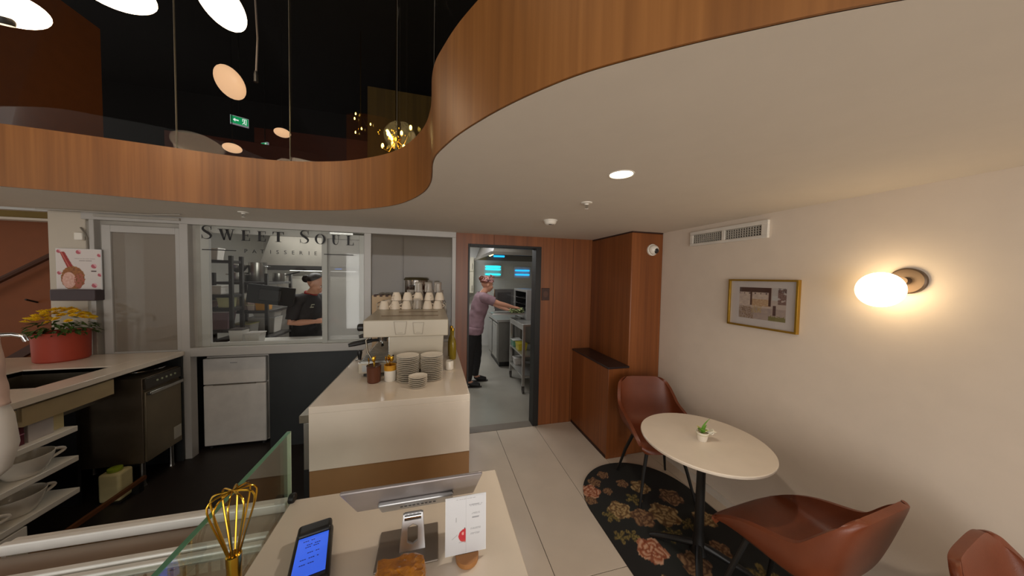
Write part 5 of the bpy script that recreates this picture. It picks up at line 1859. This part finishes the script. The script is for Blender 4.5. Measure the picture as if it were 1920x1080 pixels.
def person(name, label, base, J, mats, ph=None):
    """J: joints in local coordinates; returns thing with body mesh and clothes"""
    t = thing(name, label, 'person', base)
    V = {k: Vector(v) for k, v in J.items() if isinstance(v, tuple)}
    sidev = V['side'].normalized()            # pointing to the person's left
    fwd = sidev.cross(Vector((0, 0, 1))).normalized()
    mb = MB()
    hc = (V['hipL'] + V['hipR']) / 2
    # torso loft
    pts = [hc + Vector((0, 0, -.07)), hc, V['waist'], V['chest'], V['upchest'], V['neck']]
    mb.tube(pts, [(.150, .105), (.168, .118), (.136, .100), (.158, .116), (.150, .098), (.060, .058)], 20, ref=tuple(sidev))
    mb.tube([V['neck'] - Vector((0, 0, .03)), V['neck'], V['head'] - Vector((0, 0, .05))], [.062, .052, .050], 14)
    for s_ in 'LR':
        sh_, el, wr = V['sh' + s_], V['el' + s_], V['wr' + s_]
        mb.tube([V['upchest'] * .5 + sh_ * .5, sh_, sh_ * .5 + el * .5, el, el * .6 + wr * .4, wr], [.062, .058, .046, .039, .038, .025], 14)
        hp, kn, an = V['hip' + s_], V['kn' + s_], V['an' + s_]
        mb.tube([hp, hp * .6 + kn * .4, kn, kn * .6 + an * .4, an], [.092, .080, .058, .055, .036], 16)
        mb.tube([an, an + Vector((0, 0, -.03)) + V['toe' + s_] * .35, an + Vector((0, 0, -.055)) + V['toe' + s_]], [.038, .036, .024], 10)
        hd_ = V['hd' + s_]
        hand(mb, wr, hd_, V['hn' + s_], J.get('curl', .5), .95)
    Mh = J['Mh']
    head_parts(mb, V['head'], Mh, .98)
    me = voxel(mb)
    me.materials.append(SKIN)
    for p in me.polygons:
        p.use_smooth = True
    body = link('body', me, t)
    # bone table for clothing
    bones = {'torso': (hc, V['neck'])}
    for s_ in 'LR':
        bones['ua' + s_] = (V['sh' + s_], V['el' + s_])
        bones['fa' + s_] = (V['el' + s_], V['wr' + s_] + V['hd' + s_].normalized() * .17)
        bones['th' + s_] = (V['hip' + s_], V['kn' + s_])
        bones['sn' + s_] = (V['kn' + s_], V['an' + s_])
        bones['ft' + s_] = (V['an' + s_], V['an' + s_] + V['toe' + s_] + Vector((0, 0, -.05)))
    rad = {'to': .13, 'ua': .05, 'fa': .035, 'th': .08, 'sn': .05, 'ft': .04}

    def which(p):
        best = None
        for k, (a, b) in bones.items():
            d, q = seg_d(p, a, b)
            e = d / rad[k[:2]]
            if best is None or e < best[0]:
                best = (e, k, q)
        return best[1], best[2]
    co = [v.co.copy() for v in me.vertices]
    no = [v.normal.copy() for v in me.vertices]
    lab = [which(p) for p in co]
    headz = V['head'].z

    def cloth(nm, test, th, mat, wr_=0.):
        keep = [test(lab[i], co[i]) for i in range(len(co))]
        mp_, vs, fs = {}, [], []
        for p in me.polygons:
            if all(keep[i] for i in p.vertices):
                q = []
                for i in p.vertices:
                    if i not in mp_:
                        mp_[i] = len(vs)
                        k = th * (1 + wr_ * noise.noise(co[i] * 14))
                        vs.append(co[i] + no[i] * k)
                    q.append(mp_[i])
                fs.append(tuple(q))
        m2 = bpy.data.meshes.new(nm)
        m2.from_pydata([tuple(v) for v in vs], [], fs)
        m2.materials.append(mat)
        for p in m2.polygons:
            p.use_smooth = True
        o = link(nm, m2, body.parent)
        md = o.modifiers.new('solid', 'SOLIDIFY')
        md.thickness = .004
        md.offset = -1
        return o
    return t, V, cloth, body


def hairdo(t, V, Mh, mat, long_=False):
    T = tr(*V['head']) @ Mh
    mb = MB()
    mb.M = T
    # cap over the back and top of the skull
    def fn(u, v):
        th = -PI + 2 * PI * u
        q_ = max(0, min(1, (abs(th) - .35) / 1.75))
        lim = .50 + 1.25 * q_ * q_ * (3 - 2 * q_)
        phv = lim * v
        r = 1 + .03 * noise.noise(Vector((th * 3, phv * 2, 1)))
        return Vector((-.012 + .106 * r * math.sin(phv) * math.cos(th), .086 * r * math.sin(phv) * math.sin(th), .030 + .102 * r * math.cos(phv)))
    mb.grid(fn, 36, 14)
    o = obj('hair', mb, mat, t, smooth=180, solid=.006)
    return o


def face(t, V, Mh, s=.98):
    T = tr(*V['head']) @ Mh @ Matrix.Scale(s, 4)
    for y in (-1, 1):
        mb = MB()
        mb.M = T
        mb.ell((.079, y * .031, .001), .010, .014, .0065, 12, 8)
        e = obj('eye', mb, pm('eye_white', (220, 214, 208), .2), t)
        mb = MB()
        mb.M = T
        mb.ell((.0865, y * .031, .001), .004, .006, .006, 10, 8)
        obj('iris', mb, pm('iris', (60, 42, 30), .2), e)
        mb = MB()
        mb.M = T
        mb.tube([(.086, y * .016, .020), (.089, y * .030, .025), (.080, y * .047, .020)], .0028, 6)
        obj('eyebrow', mb, pm('brow_hair', (70, 46, 34), .7), t)
    mb = MB()
    mb.M = T
    mb.tube([(.086, -.021, -.064), (.0945, -.008, -.0615), (.0945, .008, -.0615), (.086, .021, -.064)], [.002, .0045, .0045, .002], 6)
    mb.tube([(.086, -.019, -.066), (.094, 0, -.070), (.086, .019, -.066)], [.002, .005, .002], 6)
    obj('lips', mb, pm('lips', (166, 92, 84), .4), t)


HAIRD = pm('dark_hair', (34, 24, 20), .45, var=.3, scale=60, stretch=(1, 1, .2))
HAIRR = pm('auburn_hair', (104, 52, 34), .45, var=.3, scale=60, stretch=(1, 1, .2))
HAIRB = pm('brown_hair', (92, 54, 30), .45, var=.3, scale=60, stretch=(1, 1, .2))
BLKC = pm('black_cloth', (28, 26, 26), .8, var=.15, scale=20)


def bun(t, V, Mh, c, r, mat):
    mb = MB()
    mb.M = tr(*V['head']) @ Mh
    mb.ell(c, r, r * .95, r, 16, 10)
    for k in range(3):
        mb.tube([(c[0] + r * .75 * math.cos(a) * (1 - .1 * k), c[1] + (k - 1) * r * .5, c[2] + r * .8 * math.sin(a)) for a in [q * PI / 6 for q in range(12)]], r * .22, 6, closed=True)
    return obj('hair_bun', mb, mat, t)


# worker at the oven (faces +x, arm reaching into the oven)
J2 = dict(side=(0, 1, 0), hipL=(-.02, .10, .90), hipR=(-.05, -.10, .90), waist=(-.005, 0, 1.06), chest=(.045, 0, 1.24), upchest=(.065, 0, 1.36), neck=(.09, 0, 1.44), head=(.155, 0, 1.575),
          shL=(.09, .17, 1.375), elL=(.34, .19, 1.235), wrL=(.52, .12, 1.16), hdL=(.9, -.1, -.15), hnL=(0, 0, 1),
          shR=(.085, -.17, 1.375), elR=(.33, -.17, 1.285), wrR=(.56, -.13, 1.225), hdR=(1, .1, -.1), hnR=(0, -.3, 1),
          knL=(.03, .11, .49), anL=(.0, .11, .085), toeL=(.17, 0, 0), knR=(-.12, -.12, .49), anR=(-.14, -.13, .085), toeR=(.17, -.02, 0),
          Mh=rot('Z', 8) @ rot('Y', 12), curl=.75)
t, V, cloth, body = person('person', 'kitchen worker in a mauve shirt and patterned headscarf reaching into the oven', (.655, 4.62, 0), J2, None)
MAUVE = pm('mauve_cloth', (140, 112, 120), .8, var=.1, scale=14, bump=.2, bscale=40)


def m_torso(zmin, zmax):
    return lambda p: zmin < p.z < zmax


nz = V['neck'].z
cloth('trousers', lambda l, p: (l[0][:2] in ('th', 'sn') and p.z > .10) or (l[0] == 'torso' and p.z < 1.0), .014, BLKC, .4)
cloth('shirt', lambda l, p: (l[0] == 'torso' and .80 < p.z < nz + .005) or (l[0][:2] == 'th' and p.z > .81) or (l[0][:2] == 'ua' and l[1] < .62), .024, MAUVE, .5)
cloth('shoes', lambda l, p: (l[0][:2] == 'ft' or l[0][:2] == 'sn') and p.z < .085, .010, pm('black_shoe', (24, 22, 22), .5))
for s_ in 'LR':
    a = V['an' + s_]
    q = a + V['toe' + s_]
    obj('shoe_sole', MB().tube([(a.x - .055, a.y, .008), (a.x + .02, a.y, .008), (q.x - .02, q.y, .008), (q.x + .035, q.y, .008)], [(.008, .034), (.008, .040), (.008, .045), (.008, .025)], 12, ref=(0, 0, 1)), pm('sole_dark', (46, 40, 36), .6), t)
hairdo(t, V, J2['Mh'], HAIRR)
bun(t, V, J2['Mh'], (-.115, 0, .075), .042, HAIRR)
face(t, V, J2['Mh'])
# headscarf: a wrapped band with a knot, blotchy pink pattern
mbs = MB()


def scarf(u, v):
    th = -PI + 2 * PI * u
    phv = .25 + 1.22 * v
    lim = .30 if abs(th) < 1.2 else 0
    phv = .25 + (1.22 - lim * (1 - abs(th) / 1.2)) * v
    r = 1.10 + .02 * math.sin(th * 5 + v * 7)
    return Vector((-.010 + .104 * r * math.sin(phv) * math.cos(th), .083 * r * math.sin(phv) * math.sin(th), .030 + .100 * r * math.cos(phv)))


mbs.grid(scarf, 60, 24)
scol = [lin(mixc((206, 150, 142), (74, 40, 42), 1 if noise.noise(Vector(p) * 55) > .12 else (0 if noise.noise(Vector(p) * 55) < -.05 else .4))) for p in mbs.v]
Th = tr(*V['head']) @ J2['Mh']
mbs.v = [tuple(Th @ Vector(p)) for p in mbs.v]
obj('headscarf', mbs, printm('print_scarf', .8), t, smooth=180, cols=scol, solid=.005)
kn = MB()
kn.M = Th
kn.ell((.05, 0, .145), .030, .022, .018, 14, 8).tube([(.05, .0, .145), (.085, .02, .150), (.095, .035, .135)], [.014, .012, .004], 8).tube([(.05, .0, .145), (.02, -.02, .160), (-.005, -.03, .155)], [.014, .012, .004], 8)
obj('scarf_knot', kn, pm('scarf_pink', (176, 116, 112), .8, var=.4, scale=50), t)

# worker behind the serving window
a_ = R(-22)


def rt(v):
    c, s_ = math.cos(a_), math.sin(a_)
    return (v[0] * c - v[1] * s_, v[0] * s_ + v[1] * c, v[2])


J1 = dict(side=rt((0, 1, 0)), hipL=rt((0, .10, .92)), hipR=rt((0, -.10, .92)), waist=rt((0, 0, 1.08)), chest=rt((.02, 0, 1.26)), upchest=rt((.03, 0, 1.38)), neck=rt((.055, 0, 1.46)), head=rt((.125, 0, 1.575)),
          shL=rt((.03, .17, 1.395)), elL=rt((.05, .23, 1.13)), wrL=rt((.26, .12, 1.13)), hdL=rt((.9, -.5, .1)), hnL=rt((.2, .6, .8)),
          shR=rt((.03, -.17, 1.395)), elR=rt((-.005, -.22, 1.135)), wrR=rt((.225, -.14, 1.15)), hdR=rt((.9, .4, .1)), hnR=rt((.2, -.6, .8)),
          knL=rt((.02, .10, .50)), anL=rt((0, .11, .085)), toeL=rt((.17, 0, 0)), knR=rt((.02, -.10, .50)), anR=rt((0, -.11, .085)), toeR=rt((.17, 0, 0)),
          Mh=rot('Z', -10) @ rot('Y', 24), curl=1.0)
t1, V, cloth, body = person('person', 'kitchen worker in a black polo with red collar looking down behind the serving window', (-1.48, 4.05, 0), J1, None)
nz = V['neck'].z
cloth('trousers', lambda l, p: (l[0][:2] in ('th', 'sn') and p.z > .10) or (l[0] == 'torso' and p.z < 1.02), .014, BLKC, .4)
cloth('polo_shirt', lambda l, p: (l[0] == 'torso' and .86 < p.z < nz - .012) or (l[0][:2] == 'th' and p.z > .87) or (l[0][:2] == 'ua' and l[1] < .86), .022, pm('polo_black', (36, 33, 34), .75, var=.15, scale=12), .5)
cloth('shoes', lambda l, p: (l[0][:2] == 'ft' or l[0][:2] == 'sn') and p.z < .085, .012, pm('black_shoe', (24, 22, 22), .5))
mbc = MB()
nc = V['neck']
mbc.tube([nc + Vector((.062 * math.cos(q), .062 * math.sin(q), -.005 - .02 * math.cos(q - a_))) for q in [i * PI / 10 for i in range(20)]], [(.020, .006)] * 20, 8, closed=True, ref=(0, 0, 1))
obj('collar', mbc, pm('red_collar', (150, 30, 34), .7), t1)
lgm = MB()
Ml = tr(*(V['chest'] + Vector(rt((.105, -.085, .06))))) @ rot('Z', -22 - 40 + 90) @ rot('X', 84)
for k, (x0, x1, z) in enumerate(((-.04, .04, .016), (-.012, .012, .002), (-.03, .03, -.014))):
    lgm.box(x0, x1, z - .004, z + .004, 0, .012, Ml)
obj('chest_logo', lgm, pm('logo_thread', (176, 172, 150), .7), t1)
hairdo(t1, V, J1['Mh'], HAIRD)
bun(t1, V, J1['Mh'], (-.120, 0, .015), .045, HAIRD)
face(t1, V, J1['Mh'])
rp_ = thing('red_phone', 'small red device held by the worker behind the serving window', 'phone', tuple(Vector((-1.48, 4.05, 0)) + Vector(rt((.335, -.06, 1.165)))), a_)
obj('case', MB().box(-.05, .05, -.035, .035, -.006, .006, rot('X', 50)), pm('red_case', (190, 36, 36), .4), rp_, bevel=.003)
obj('glass_face', MB().box(-.045, .045, -.031, .031, .006, .0068, rot('X', 50)), pm('dark_screen', (16, 18, 22), .1), rp_)

# staff member at the picture edge, only shoulder, sleeve and apron in view
J3 = dict(side=(-1, 0, 0), hipL=(-.10, 0, .92), hipR=(.10, 0, .92), waist=(0, 0, 1.07), chest=(0, -.01, 1.25), upchest=(0, .0, 1.36), neck=(0, 0, 1.44), head=(-.02, -.045, 1.575),
          shL=(-.18, 0, 1.365), elL=(-.23, -.02, 1.10), wrL=(-.16, -.22, 1.02), hdL=(.3, -.9, 0), hnL=(0, 0, 1),
          shR=(.165, 0, 1.365), elR=(.215, .0, 1.07), wrR=(.225, -.05, .83), hdR=(0, -.15, -1), hnR=(1, 0, 0),
          knL=(-.10, -.01, .50), anL=(-.10, 0, .085), toeL=(0, -.17, 0), knR=(.10, -.01, .50), anR=(.10, 0, .085), toeR=(0, -.17, 0),
          Mh=rot('Z', -90) @ rot('Y', 15), curl=.6)
t3, V, cloth, body = person('person', 'staff member in a pale blouse with puffed white sleeves standing by the cup shelves', (-1.80, 1.50, SF), J3, None)
nz = V['neck'].z
BLOUSE = pm('pale_blouse', (214, 184, 170), .8, var=.06, scale=10)
cloth('trousers', lambda l, p: (l[0][:2] in ('th', 'sn') and p.z > .10) or (l[0] == 'torso' and p.z < 1.0), .014, BLKC, .4)
cloth('blouse', lambda l, p: (l[0] == 'torso' and .95 < p.z < nz) or (l[0][:2] == 'ua' and l[1] < .9), .024, BLOUSE, .6)
cloth('shoes', lambda l, p: (l[0][:2] == 'ft' or l[0][:2] == 'sn') and p.z < .085, .012, pm('black_shoe', (24, 22, 22), .5))
apr = MB()


def apron(u, v):
    th = -.2 - (PI - .4) * u
    fl_ = 1 + .10 * math.sin(u * 24) * (1 - v)
    return Vector((.0 + (.20 + .05 * (1 - v)) * fl_ * math.cos(th), (.155 + .04 * (1 - v)) * fl_ * math.sin(th), .55 + .45 * v))


apr.grid(apron, 60, 16)
obj('apron', apr, pm('white_apron', (226, 220, 212), .75, var=.03), t3, smooth=180, solid=.004)
slv = MB()
e_, s__ = V['elR'], V['shR']
wr3 = V['wrR']
slv.tube([s__ * .25 + e_ * .75, e_, e_ * .6 + wr3 * .4, e_ * .25 + wr3 * .75, e_ * .05 + wr3 * .95], [.056, .068, .088, .080, .042], 20)
obj('puffed_cuff', slv, pm('white_apron', (226, 220, 212), .75, var=.03), t3)
hairdo(t3, V, J3['Mh'], HAIRB)
face(t3, V, J3['Mh'])
ph_ = MB()
hh = V['head']
for k in range(5):
    ph_.tube([hh + Vector((.03 + .012 * k, .085 - .01 * k, .04)), hh + Vector((.075 + .012 * k, .085 - .015 * k, -.06)), hh + Vector((.13 + .016 * k, .04 - .02 * k, -.17)), hh + Vector((.19 + .008 * k, -.0 - .02 * k, -.27 - .01 * k))], [.018, .022, .018, .004], 8)
obj('ponytail', ph_, HAIRB, t3)

# ---------------------------------------------------------------- lamps and signs of the upper void
PEND = pm('opal_pendant', (255, 232, 204), .3, var=.01, emit=6.5, ecol=(255, 226, 190))
PEND_REFL = pm('pendant_reflection', (250, 206, 160), .3, var=.01, emit=1.0, ecol=(246, 196, 150))  # dim glow imitating pendant reflections in the balustrade glass
pn = []


def pendant(label, loc, r, mat, e, tilt=(0, 0), fcap=False, zc=4.75):
    t = thing('opal_pendant', label, 'pendant lamp', loc)
    M = rot('X', tilt[0]) @ rot('Y', tilt[1])
    obj('opal_shade', MB().ell((0, 0, 0), r, r, r * .55, 28, 16, M), mat, t)
    obj('cap', MB().lathe([(r * .34, r * .46), (r * .36, r * .62), (r * .1, r * .8), (.0005, r * .82)], 20, M), BLACK, t)
    obj('cord', MB().tube([M @ Vector((0, 0, r * .8)), (0, 0, zc - loc[2])], .004, 6), BLACK, t)
    if fcap:
        obj('front_knob', MB().lathe([(.0005, -r * .62), (r * .22, -r * .62), (r * .26, -r * .5), (r * .26, -r * .40)], 20, M @ tr(r * .25, -r * .45, 0)), BLACK, t)
    if e:
        lamp('pendant_glow', 'POINT', (loc[0], loc[1], loc[2] - r * .5), e, (1, .76, .5), r * .8)
    return t


k = 1.75
pendant('bright opal pendant disc with a dark cap in the corner above the sink bench', (-.985 * k, k, 1.7 + .612 * k), .115, PEND, 3.5, (20, 0), True)
pendant('bright opal pendant disc half cut by the picture top, second along', (-.775 * k, k, 1.7 + .697 * k), .115, PEND, 3.5, (20, 0))
pendant('bright opal pendant disc hanging third along, near the glass balustrade', (-.562 * k, k, 1.7 + .722 * k), .105, PEND, 3.5, (-30, 25))
k = 3.3  # from here on, dim discs placed behind the glass as lamp reflections
pendant('dimmer pinkish disc imitating a pendant reflection in the glass, above the exit sign', (-.545 * k, k, 1.7 + .518 * k), .135, PEND_REFL, 0, (-50, 25))
k = 4.1
pendant('small globe imitating a pendant reflection low in the glass balustrade, below the exit sign', (-.542 * k, k, 1.7 + .342 * k), .085, PEND_REFL, 0)
k = 4.3
pendant('small dim globe imitating a pendant reflection near a glass joint of the balustrade', (-.423 * k, k, 1.7 + .400 * k), .085, PEND_REFL, 0)
rd = thing('lamp_rod', 'thin horizontal metal rod linking the bright opal discs', 'lamp rod', (-1.53, 1.75, 2.90))
obj('rod', MB().tube([(-.055, .0, -.03), (.05, 0, .03)], .006, 8), STEEL, rd)
obj('rod_hanger', MB().tube([(0, 0, 0), (0, 0, 1.85)], .003, 6), BLACK, rd)
cbl = thing('pendant_cable', 'thin curved cable hanging in the dark void beside the third disc', 'cable', (-1.0, 2.0, 3.0))
obj('cable', MB().tube([(-.02, 0, .55), (.03, 0, .25), (.04, 0, 0), (.03, 0, -.22)], .005, 6), pm('grey_cable2', (84, 76, 70), .5), cbl)
obj('cable_grip', MB().lathe([(.010, -.24), (.010, -.20), (.006, -.18)], 12, tr(.03, 0, 0)), BLACK, cbl)
obj('cable_hook', MB().tube([(-.02, 0, .55), (-.03, 0, 1.75)], .004, 6), BLACK, cbl)

EG = pm('exit_green', (20, 150, 90), .4, emit=.9, var=.03, ecol=(16, 150, 88))
EW = pm('exit_white', (230, 240, 236), .4, emit=1.2, var=.01)


def exit_sign(label, loc, s, rz):
    t = thing('exit_sign', label, 'exit sign', loc, rz)
    obj('light_box', MB().box(-.10 * s, .10 * s, -.02 * s, .02 * s, -.06 * s, .06 * s), pm('exit_case', (200, 200, 214), .4, emit=.25), t, bevel=.002)
    f = obj('sign_face', MB().box(-.094 * s, .094 * s, -.023 * s, -.02 * s, -.05 * s, .05 * s), EG, t)
    m_ = MB()
    M = tr(0, -.0235 * s, 0) @ rot('X', 90) @ Matrix.Scale(s, 4)
    m_.prism([(-.07, 0), (-.045, .025), (-.045, .008), (-.01, .008), (-.01, -.008), (-.045, -.008), (-.045, -.025)][::-1], 0, .001, M)
    # door and running figure
    m_.box(.03, .075, .034, .04, 0, .001, M).box(.069, .075, -.04, .034, 0, .001, M).box(.03, .036, .0, .034, 0, .001, M)
    m_.prism([(.052 + .008 * math.cos(q), .022 + .008 * math.sin(q)) for q in [i * PI / 5 for i in range(10)]], 0, .001, M)
    m_.prism([(.046, .012), (.058, .012), (.056, -.012), (.044, -.012)][::-1], 0, .001, M)
    m_.prism([(.044, -.012), (.052, -.012), (.036, -.038), (.028, -.034)][::-1], 0, .001, M)
    m_.prism([(.050, -.012), (.056, -.012), (.064, -.038), (.056, -.038)][::-1], 0, .001, M)
    obj('pictogram', m_, EW, f, smooth=0)
    obj('hanger', MB().tube([(0, 0, .06 * s), (0, 0, 4.75 - loc[2])], .005, 6), BLACK, t)
    return t


exit_sign('green exit sign with a left arrow and running figure hanging beyond the glass', (-2.36, 4.5, 3.575), .86, R(28))
exit_sign('small green exit sign glimpsed further back, low behind the glass', (-2.42, 5.2, 3.57), .62, R(-30))

# chandelier of glowing brass lights on the upper floor
CHB = (-.43, 3.6, 3.20)
ch = thing('chandelier', 'sparkling brass chandelier glowing behind the glass near the curve', 'chandelier', CHB)
BULB = pm('bulb_lit', (255, 220, 120), .3, emit=16, var=.02, ecol=(255, 210, 96))
obj('stem', MB().tube([(0, 0, .10), (0, 0, 1.55)], .006, 8), GOLD, ch)
obj('hub', MB().ell((0, 0, .02), .04, .04, .05, 16, 10), GOLD, ch)
rnd = random.Random(3)
bl = [(-.137, 0, -.075), (-.085, .02, .075), (-.055, -.03, .02), (.055, .05, .112), (.157, .0, .165), (.085, .0, -.06), (-.04, .03, -.03), (.19, .05, .04)]
for x, y, z in bl:
    am_ = obj('arm', MB().tube([(0, 0, .02), (x * .5, y * .5, min(z, 0) - .05), (x, y, z - .02)], .005, 6), GOLD, ch)
    obj('bulb', MB().lathe([(.006, -.02), (.013, -.005), (.015, .01), (.010, .028), (.0005, .036)], 12, tr(x, y, z)), BULB, am_)
for i in range(26):
    a, r = rnd.random() * 6.28, .05 + .17 * rnd.random()
    obj('crystal', MB().lathe([(.0005, -.014), (.007, 0), (.0005, .012)], 6, tr(r * math.cos(a), r * math.sin(a) * .5, rnd.uniform(-.12, .14))), GOLD, ch, smooth=0)
obj('tube_bulb', MB().tube([(-.09, -.02, .10), (-.03, -.02, .0)], .014, 10), BULB, ch)
lamp('chandelier_glow', 'POINT', (-.43, 3.45, 3.2), 5, (1, .74, .3), .15)
ch2 = thing('chandelier', 'cluster of tiny golden lights further back behind the balustrade', 'chandelier', (-.92, 4.2, 3.65))
obj('stem', MB().tube([(0, 0, .1), (0, 0, 1.1)], .005, 6), GOLD, ch2)
for x, z in ((-.058, .075), (-.07, .015), (.115, -.03), (.01, -.10), (-.06, -.155)):
    am_ = obj('arm', MB().tube([(0, 0, .1), (x * .6, 0, z - .03), (x, 0, z - .012)], .003, 6), GOLD, ch2)
    obj('bulb', MB().lathe([(.004, -.012), (.008, 0), (.004, .016), (.0005, .02)], 8, tr(x, 0, z)), BULB, am_)
